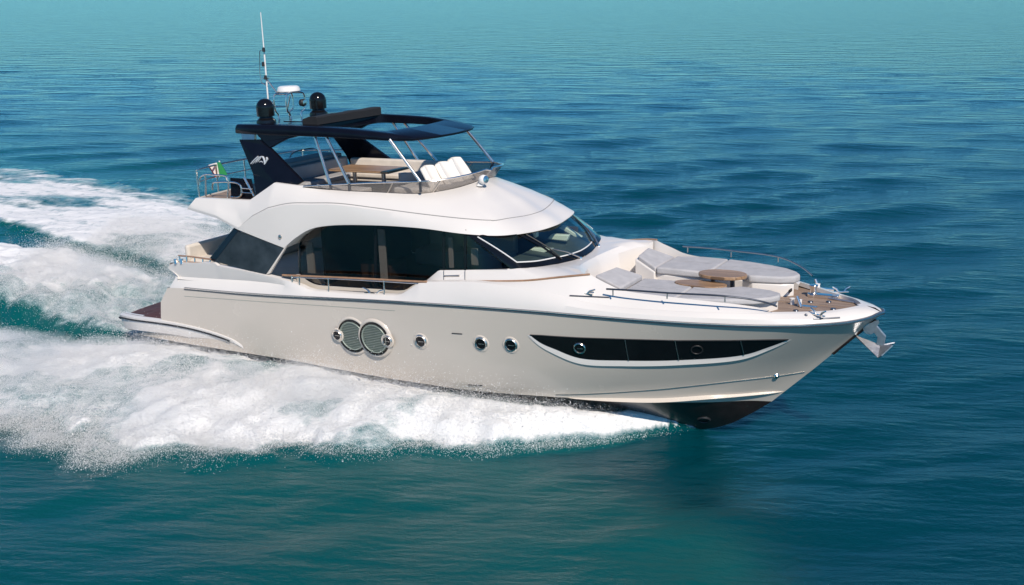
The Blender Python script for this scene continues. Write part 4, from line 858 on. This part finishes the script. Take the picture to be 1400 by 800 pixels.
# bow wave shoulder of clear water ahead of the foam edge
edge_ = np.exp(-((s_-1.04)/.10)**2)*sstep(16, 14.5, xb)*sstep(2, 8, xb); Z += .10*edge_
aer_hull_refl = np.clip(sstep(1.7, .8, s_)*sstep(17.5, 14, xb)*.8, 0, 1); aer_hull_refl = np.maximum(aer_hull_refl, foam); aer_hull_refl = np.maximum(aer_hull_refl, .74*sstep(19.6, 17.8, xb+.15*yb+.8*(fbm(X*.5, Y*.5, 3, 90)-.5))*np.where(xb > 12, sstep(-1.8-.25*(xb-12), -3.9-.25*(xb-12), yb), sstep(1, -1, yb))*sstep(-17, -9., yb)*(.62+.35*fbm(X*.25, Y*.4, 3, 95)))  # aerated water, plus the hull's green reflection painted in, dark gap below the bow
V = np.stack([X, Y, Z], -1).reshape(-1, 3).astype(np.float32)
ny, nx = shp; idx = np.arange(ny*nx).reshape(ny, nx)
Fq = np.stack([idx[:-1, :-1], idx[:-1, 1:], idx[1:, 1:], idx[1:, :-1]], -1).reshape(-1, 4).astype(np.int32)
def np_mesh(name, V, F, m, smooth=True):
    me = bpy.data.meshes.new(name); k = F.shape[1]; me.vertices.add(len(V)); me.loops.add(F.size); me.polygons.add(len(F))
    me.vertices.foreach_set('co', V.astype(np.float32).ravel()); me.loops.foreach_set('vertex_index', F.astype(np.int32).ravel())
    me.polygons.foreach_set('loop_start', np.arange(0, F.size, k, dtype=np.int32)); me.polygons.foreach_set('use_smooth', np.full(len(F), smooth))
    me.update(calc_edges=True); me.materials.append(m); o = bpy.data.objects.new(name, me); COL.objects.link(o); return o
def sea_material():
    m, n, l, p = _mat('sea_water'); tc = n.new('ShaderNodeTexCoord')
    def noise(scale, detail, stretch=(1,1,1), rough=.55, rot=0.):
        mp = n.new('ShaderNodeMapping'); mp.inputs['Scale'].default_value = stretch; mp.inputs['Rotation'].default_value = (0,0,rot); l.new(tc.outputs['Object'], mp.inputs[0])
        t = n.new('ShaderNodeTexNoise'); t.inputs['Scale'].default_value = scale; t.inputs['Detail'].default_value = detail; t.inputs['Roughness'].default_value = rough; l.new(mp.outputs[0], t.inputs['Vector']); return t.outputs[0]
    def math_(op, a, b, c=None):
        q = n.new('ShaderNodeMath'); q.operation = op
        for i, v in enumerate((a, b, c)):
            if v is None: continue
            if isinstance(v, (int, float)): q.inputs[i].default_value = v
            else: l.new(v, q.inputs[i])
        return q.outputs[0]
    af = n.new('ShaderNodeAttribute'); af.attribute_name = 'foam'; aa = n.new('ShaderNodeAttribute'); aa.attribute_name = 'aer_hull_refl'
    # water colour, with aerated water and the painted hull reflection mixed in
    cr_ = n.new('ShaderNodeMix'); cr_.data_type = 'RGBA'; cr_.inputs[6].default_value = SEA_A; cr_.inputs[7].default_value = SEA_B; l.new(noise(.035, 3), cr_.inputs[0])
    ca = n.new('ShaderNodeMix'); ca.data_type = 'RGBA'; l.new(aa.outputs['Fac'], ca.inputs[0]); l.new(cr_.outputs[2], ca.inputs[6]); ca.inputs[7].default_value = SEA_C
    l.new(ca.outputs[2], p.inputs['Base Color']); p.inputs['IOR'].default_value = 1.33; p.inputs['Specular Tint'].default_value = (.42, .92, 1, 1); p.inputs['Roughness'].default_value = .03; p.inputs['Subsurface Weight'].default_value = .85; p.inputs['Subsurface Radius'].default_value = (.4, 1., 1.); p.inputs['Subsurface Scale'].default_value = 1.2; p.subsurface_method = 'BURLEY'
    afar = n.new('ShaderNodeAttribute'); afar.attribute_name = 'far'
    near = math_('SUBTRACT', 1., afar.outputs['Fac'])
    def band(lam, rot, amp, dist, det=2.):     # crested wavelets of one length and heading
        mp = n.new('ShaderNodeMapping'); mp.inputs['Rotation'].default_value = (0,0,rot); mp.inputs['Scale'].default_value = (.5, 1, 1); l.new(tc.outputs['Object'], mp.inputs[0])
        w = n.new('ShaderNodeTexWave'); w.wave_type = 'BANDS'; w.bands_direction = 'Y'; w.wave_profile = 'SIN'; w.inputs['Scale'].default_value = .314/lam
        w.inputs['Distortion'].default_value = dist; w.inputs['Detail'].default_value = det; w.inputs['Detail Scale'].default_value = 1.3; w.inputs['Detail Roughness'].default_value = .6; l.new(mp.outputs[0], w.inputs['Vector'])
        return math_('MULTIPLY', w.outputs['Fac'], amp)
    h = math_('MULTIPLY', noise(4.2, 5, (1, 1.9, 1), .66, .25), .055)
    for lam, rot, amp, dist in ((.17,.1,.0045,4), (.30,.35,.0095,5), (.43,-.25,.009,5), (.62,.15,.013,6), (.95,.5,.016,6)):
        h = math_('ADD', h, band(lam, rot, amp, dist))
    h = math_('MULTIPLY', h, near)
    for lam, rot, amp, dist in ((1.5,.22,.022,11), (2.6,-.1,.03,12)):
        h = math_('ADD', h, math_('MULTIPLY', band(lam, rot, amp, dist, 3.), math_('MULTIPLY_ADD', afar.outputs['Fac'], 3.2, .6)))
    h = math_('ADD', h, math_('MULTIPLY', noise(.22, 3, (.5, 1.7, 1), .5, .12), .07))
    h = math_('ADD', h, math_('MULTIPLY', math_('MULTIPLY', noise(.30, 5, (.55, 1.5, 1), .6, .12), afar.outputs['Fac']), 1.2))
    b = n.new('ShaderNodeBump'); b.inputs['Strength'].default_value = .44; b.inputs['Distance'].default_value = 1.; l.new(h, b.inputs['Height']); l.new(b.outputs[0], p.inputs['Normal'])
    # foam
    fo = n.new('ShaderNodeBsdfPrincipled'); fo.inputs['Roughness'].default_value = .8; fo.inputs['Specular IOR Level'].default_value = .2
    n1 = noise(2.4, 9, (.7, 1.35, 1), .70, .1); n2 = noise(9, 7, (.7,1.3,1), .72, .1)
    v = n.new('ShaderNodeTexVoronoi'); v.feature = 'SMOOTH_F1'; v.inputs['Scale'].default_value = 2.6; mpv = n.new('ShaderNodeMapping'); mpv.inputs['Scale'].default_value = (1.3,.75,1); mpv.inputs['Rotation'].default_value = (0,0,-.5); l.new(tc.outputs['Object'], mpv.inputs[0]); l.new(mpv.outputs[0], v.inputs['Vector'])
    nn = math_('ADD', math_('MULTIPLY_ADD', n2, .35, math_('MULTIPLY', n1, .9)), math_('MULTIPLY', v.outputs[0], .25))
    fac = math_('ADD', math_('MULTIPLY', af.outputs['Fac'], 1.55), math_('SUBTRACT', nn, 1.38))
    fac = math_('MULTIPLY', fac, 1.9); q = n.new('ShaderNodeClamp'); l.new(fac, q.inputs[0])
    gate = n.new('ShaderNodeMapRange'); gate.inputs[1].default_value = .02; gate.inputs[2].default_value = .15; l.new(af.outputs['Fac'], gate.inputs[0])
    fac = math_('MULTIPLY', q.outputs[0], gate.outputs[0])
    fcr = n.new('ShaderNodeValToRGB'); fcr.color_ramp.elements[0].position = .2; fcr.color_ramp.elements[0].color = (.36,.50,.53,1); fcr.color_ramp.elements[1].position = .95; fcr.color_ramp.elements[1].color = (.80,.80,.80,1)
    l.new(fac, fcr.inputs[0]); l.new(fcr.outputs[0], fo.inputs['Base Color'])
    fb2 = n.new('ShaderNodeBump'); fb2.inputs['Strength'].default_value = .85; fb2.inputs['Distance'].default_value = .12; l.new(nn, fb2.inputs['Height']); l.new(fb2.outputs[0], fo.inputs['Normal'])
    mx = n.new('ShaderNodeMixShader'); l.new(fac, mx.inputs[0]); l.new(p.outputs[0], mx.inputs[1]); l.new(fo.outputs[0], mx.inputs[2]); l.new(mx.outputs[0], n['Material Output'].inputs[0])
    return m
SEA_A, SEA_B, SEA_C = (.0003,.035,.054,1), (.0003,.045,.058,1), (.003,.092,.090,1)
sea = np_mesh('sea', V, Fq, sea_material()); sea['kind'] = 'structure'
for nm, arr in (('foam', foam), ('aer_hull_refl', aer_hull_refl), ('far', sstep(45, 170, np.hypot(X, Y)))):
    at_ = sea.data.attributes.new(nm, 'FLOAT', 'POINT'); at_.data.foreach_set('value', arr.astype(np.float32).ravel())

# ---- spray: countless droplets thrown up along the wake
def droplets(name, n, seed, zone, label):
    rg = np.random.default_rng(seed); xs, ys, zs, ss = [], [], [], []; have = 0
    (x0, x1), (y0, y1) = zone
    while have < n:
        x = rg.uniform(x0, x1, 400000); y = rg.uniform(y0, y1, 400000)
        xb, yb, s, f, h, m1, gp, cn = wake(x, y)
        rim = np.exp(-((s-.97)/.09)**2)*sstep(16.2, 15.2, xb)*(s > -.2); crown = m1*sstep(.12, .38, s)*sstep(.95, .5, s)*sstep(16.1, 15, xb)
        w = (.9*rim+.14*f*np.clip(h, 0, 1)+.22*crown*sstep(15.5, 13, xb)+.40*cn*np.clip(h, 0, 1.5))*(1-.6*gp*(1-cn))
        k = rg.random(len(x)) < np.clip(w, 0, 1)*.8
        x, y, h, rim, xb, s = x[k], y[k], h[k], rim[k], xb[k], s[k]
        lift = rg.exponential(1., len(x))*(.05+.18*np.clip(h, 0, 1.4)+.04*rim)
        xs.append(x+rg.normal(0, .10, len(x))); ys.append(y+rg.normal(0, .10, len(x))); zs.append(np.maximum(h, -.1)+lift); have += len(x)
    x, y, z = (np.concatenate(q)[:n] for q in (xs, ys, zs)); r = .0026*np.exp(rg.normal(0, .45, n))+.001
    C3 = np.stack([x, y, z], 1); T4 = np.array([(1,1,1),(1,-1,-1),(-1,1,-1),(-1,-1,1)], float)
    Q = rg.normal(size=(n, 3)); Q /= np.linalg.norm(Q, axis=1)[:, None]; Q2 = rg.normal(size=(n, 3)); Q2 -= Q*(Q*Q2).sum(1)[:, None]; Q2 /= np.linalg.norm(Q2, axis=1)[:, None]; Q3 = np.cross(Q, Q2)
    Vv = C3[:, None, :]+r[:, None, None]*(T4[None, :, 0:1]*Q[:, None]+T4[None, :, 1:2]*Q2[:, None]+T4[None, :, 2:3]*Q3[:, None])
    F3 = (np.arange(n)[:, None, None]*4+np.array([(0,1,2),(0,3,1),(0,2,3),(1,3,2)])[None]).reshape(-1, 3)
    o = np_mesh(name, Vv.reshape(-1, 3), F3, SPRAY, True); o['kind'] = 'stuff'; return o
m_, n_2, l_2, p_2 = _mat('spray_droplets'); p_2.inputs['Base Color'].default_value = (.86,.86,.86,1); p_2.inputs['Roughness'].default_value = .9; p_2.inputs['Specular IOR Level'].default_value = .1
SPRAY = m_
droplets('spray', 1250000, 3, ((-16, 5.5), (20, 44)), '')

# ---- fine mist hanging over the spray: a lens of thin white air that tapers to nothing at its rim
mx_ = np.arange(-15.5, 6, .11); my_ = np.arange(20.2, 43, .11); MX, MY = np.meshgrid(mx_, my_)
xb2, yb2, s2, f2_, h2, mm1, gp2, cn2 = wake(MX, MY)
fl_ = fbm(MX*.8, MY*1.1, 4, 150); fl2 = fbm(MX*2.6, MY*3.2, 3, 170)
side_ = sstep(1.24, .80, s2+.16*(fl2-.5))*sstep(.02, .25, s2)*sstep(15.3, 12.5, xb2)*np.where(yb2 > 0, sstep(-4, -1, xb2), 1)*(1-.9*gp2)
cen2 = sstep(2.9, 1.6, np.abs(yb2)+.7*(yb2 < 0))*sstep(-.2, -2.2, xb2)
wgt = np.maximum(side_*np.clip(.25+2.2*(fl_-.38), 0, 1.2), cen2*np.clip(.40+1.3*(fbm(MX*.45, MY*.6, 3, 190)-.42)+.5*(fl_-.5), .1, 1.1))*sstep(-15.3, -13.5, MX)
thk = wgt*(.16+.34*np.interp(xb2, [-14,0,8,12,15], [.9,1,1,.7,.2])+.04*cen2)
keep = thk > .012
topz = h2+thk; botz = np.where(keep, h2-.12, h2); topz = np.where(keep, topz, h2)
nn2 = MX.size; id2 = np.arange(nn2).reshape(MX.shape)
kq = keep[:-1, :-1] | keep[1:, :-1] | keep[:-1, 1:] | keep[1:, 1:]
top_f = np.stack([id2[:-1, :-1], id2[:-1, 1:], id2[1:, 1:], id2[1:, :-1]], -1)[kq]; bot_f = top_f[:, ::-1].copy()
rimv = ~keep; vmap = np.arange(nn2)+nn2; vmap[rimv.ravel()] = np.arange(nn2)[rimv.ravel()]
bot_f = vmap[bot_f]
Vm = np.vstack([np.stack([MX, MY, topz], -1).reshape(-1, 3), np.stack([MX, MY, botz], -1).reshape(-1, 3)])
Fm = np.vstack([top_f, bot_f]); used = np.unique(Fm); rem = np.full(len(Vm), -1); rem[used] = np.arange(len(used))
mm_ = bpy.data.materials.new('mist'); mm_.use_nodes = True; nt = mm_.node_tree; nt.nodes.clear(); ou = nt.nodes.new('ShaderNodeOutputMaterial'); pv = nt.nodes.new('ShaderNodeVolumePrincipled')
pv.inputs['Color'].default_value = (.97,.98,.98,1); pv.inputs['Density'].default_value = .4; pv.inputs['Anisotropy'].default_value = .1; nt.links.new(pv.outputs[0], ou.inputs['Volume'])
mist = np_mesh('spray_mist', Vm[used], rem[Fm], mm_); mist['kind'] = 'stuff'
SC.cycles.volume_bounces = 6
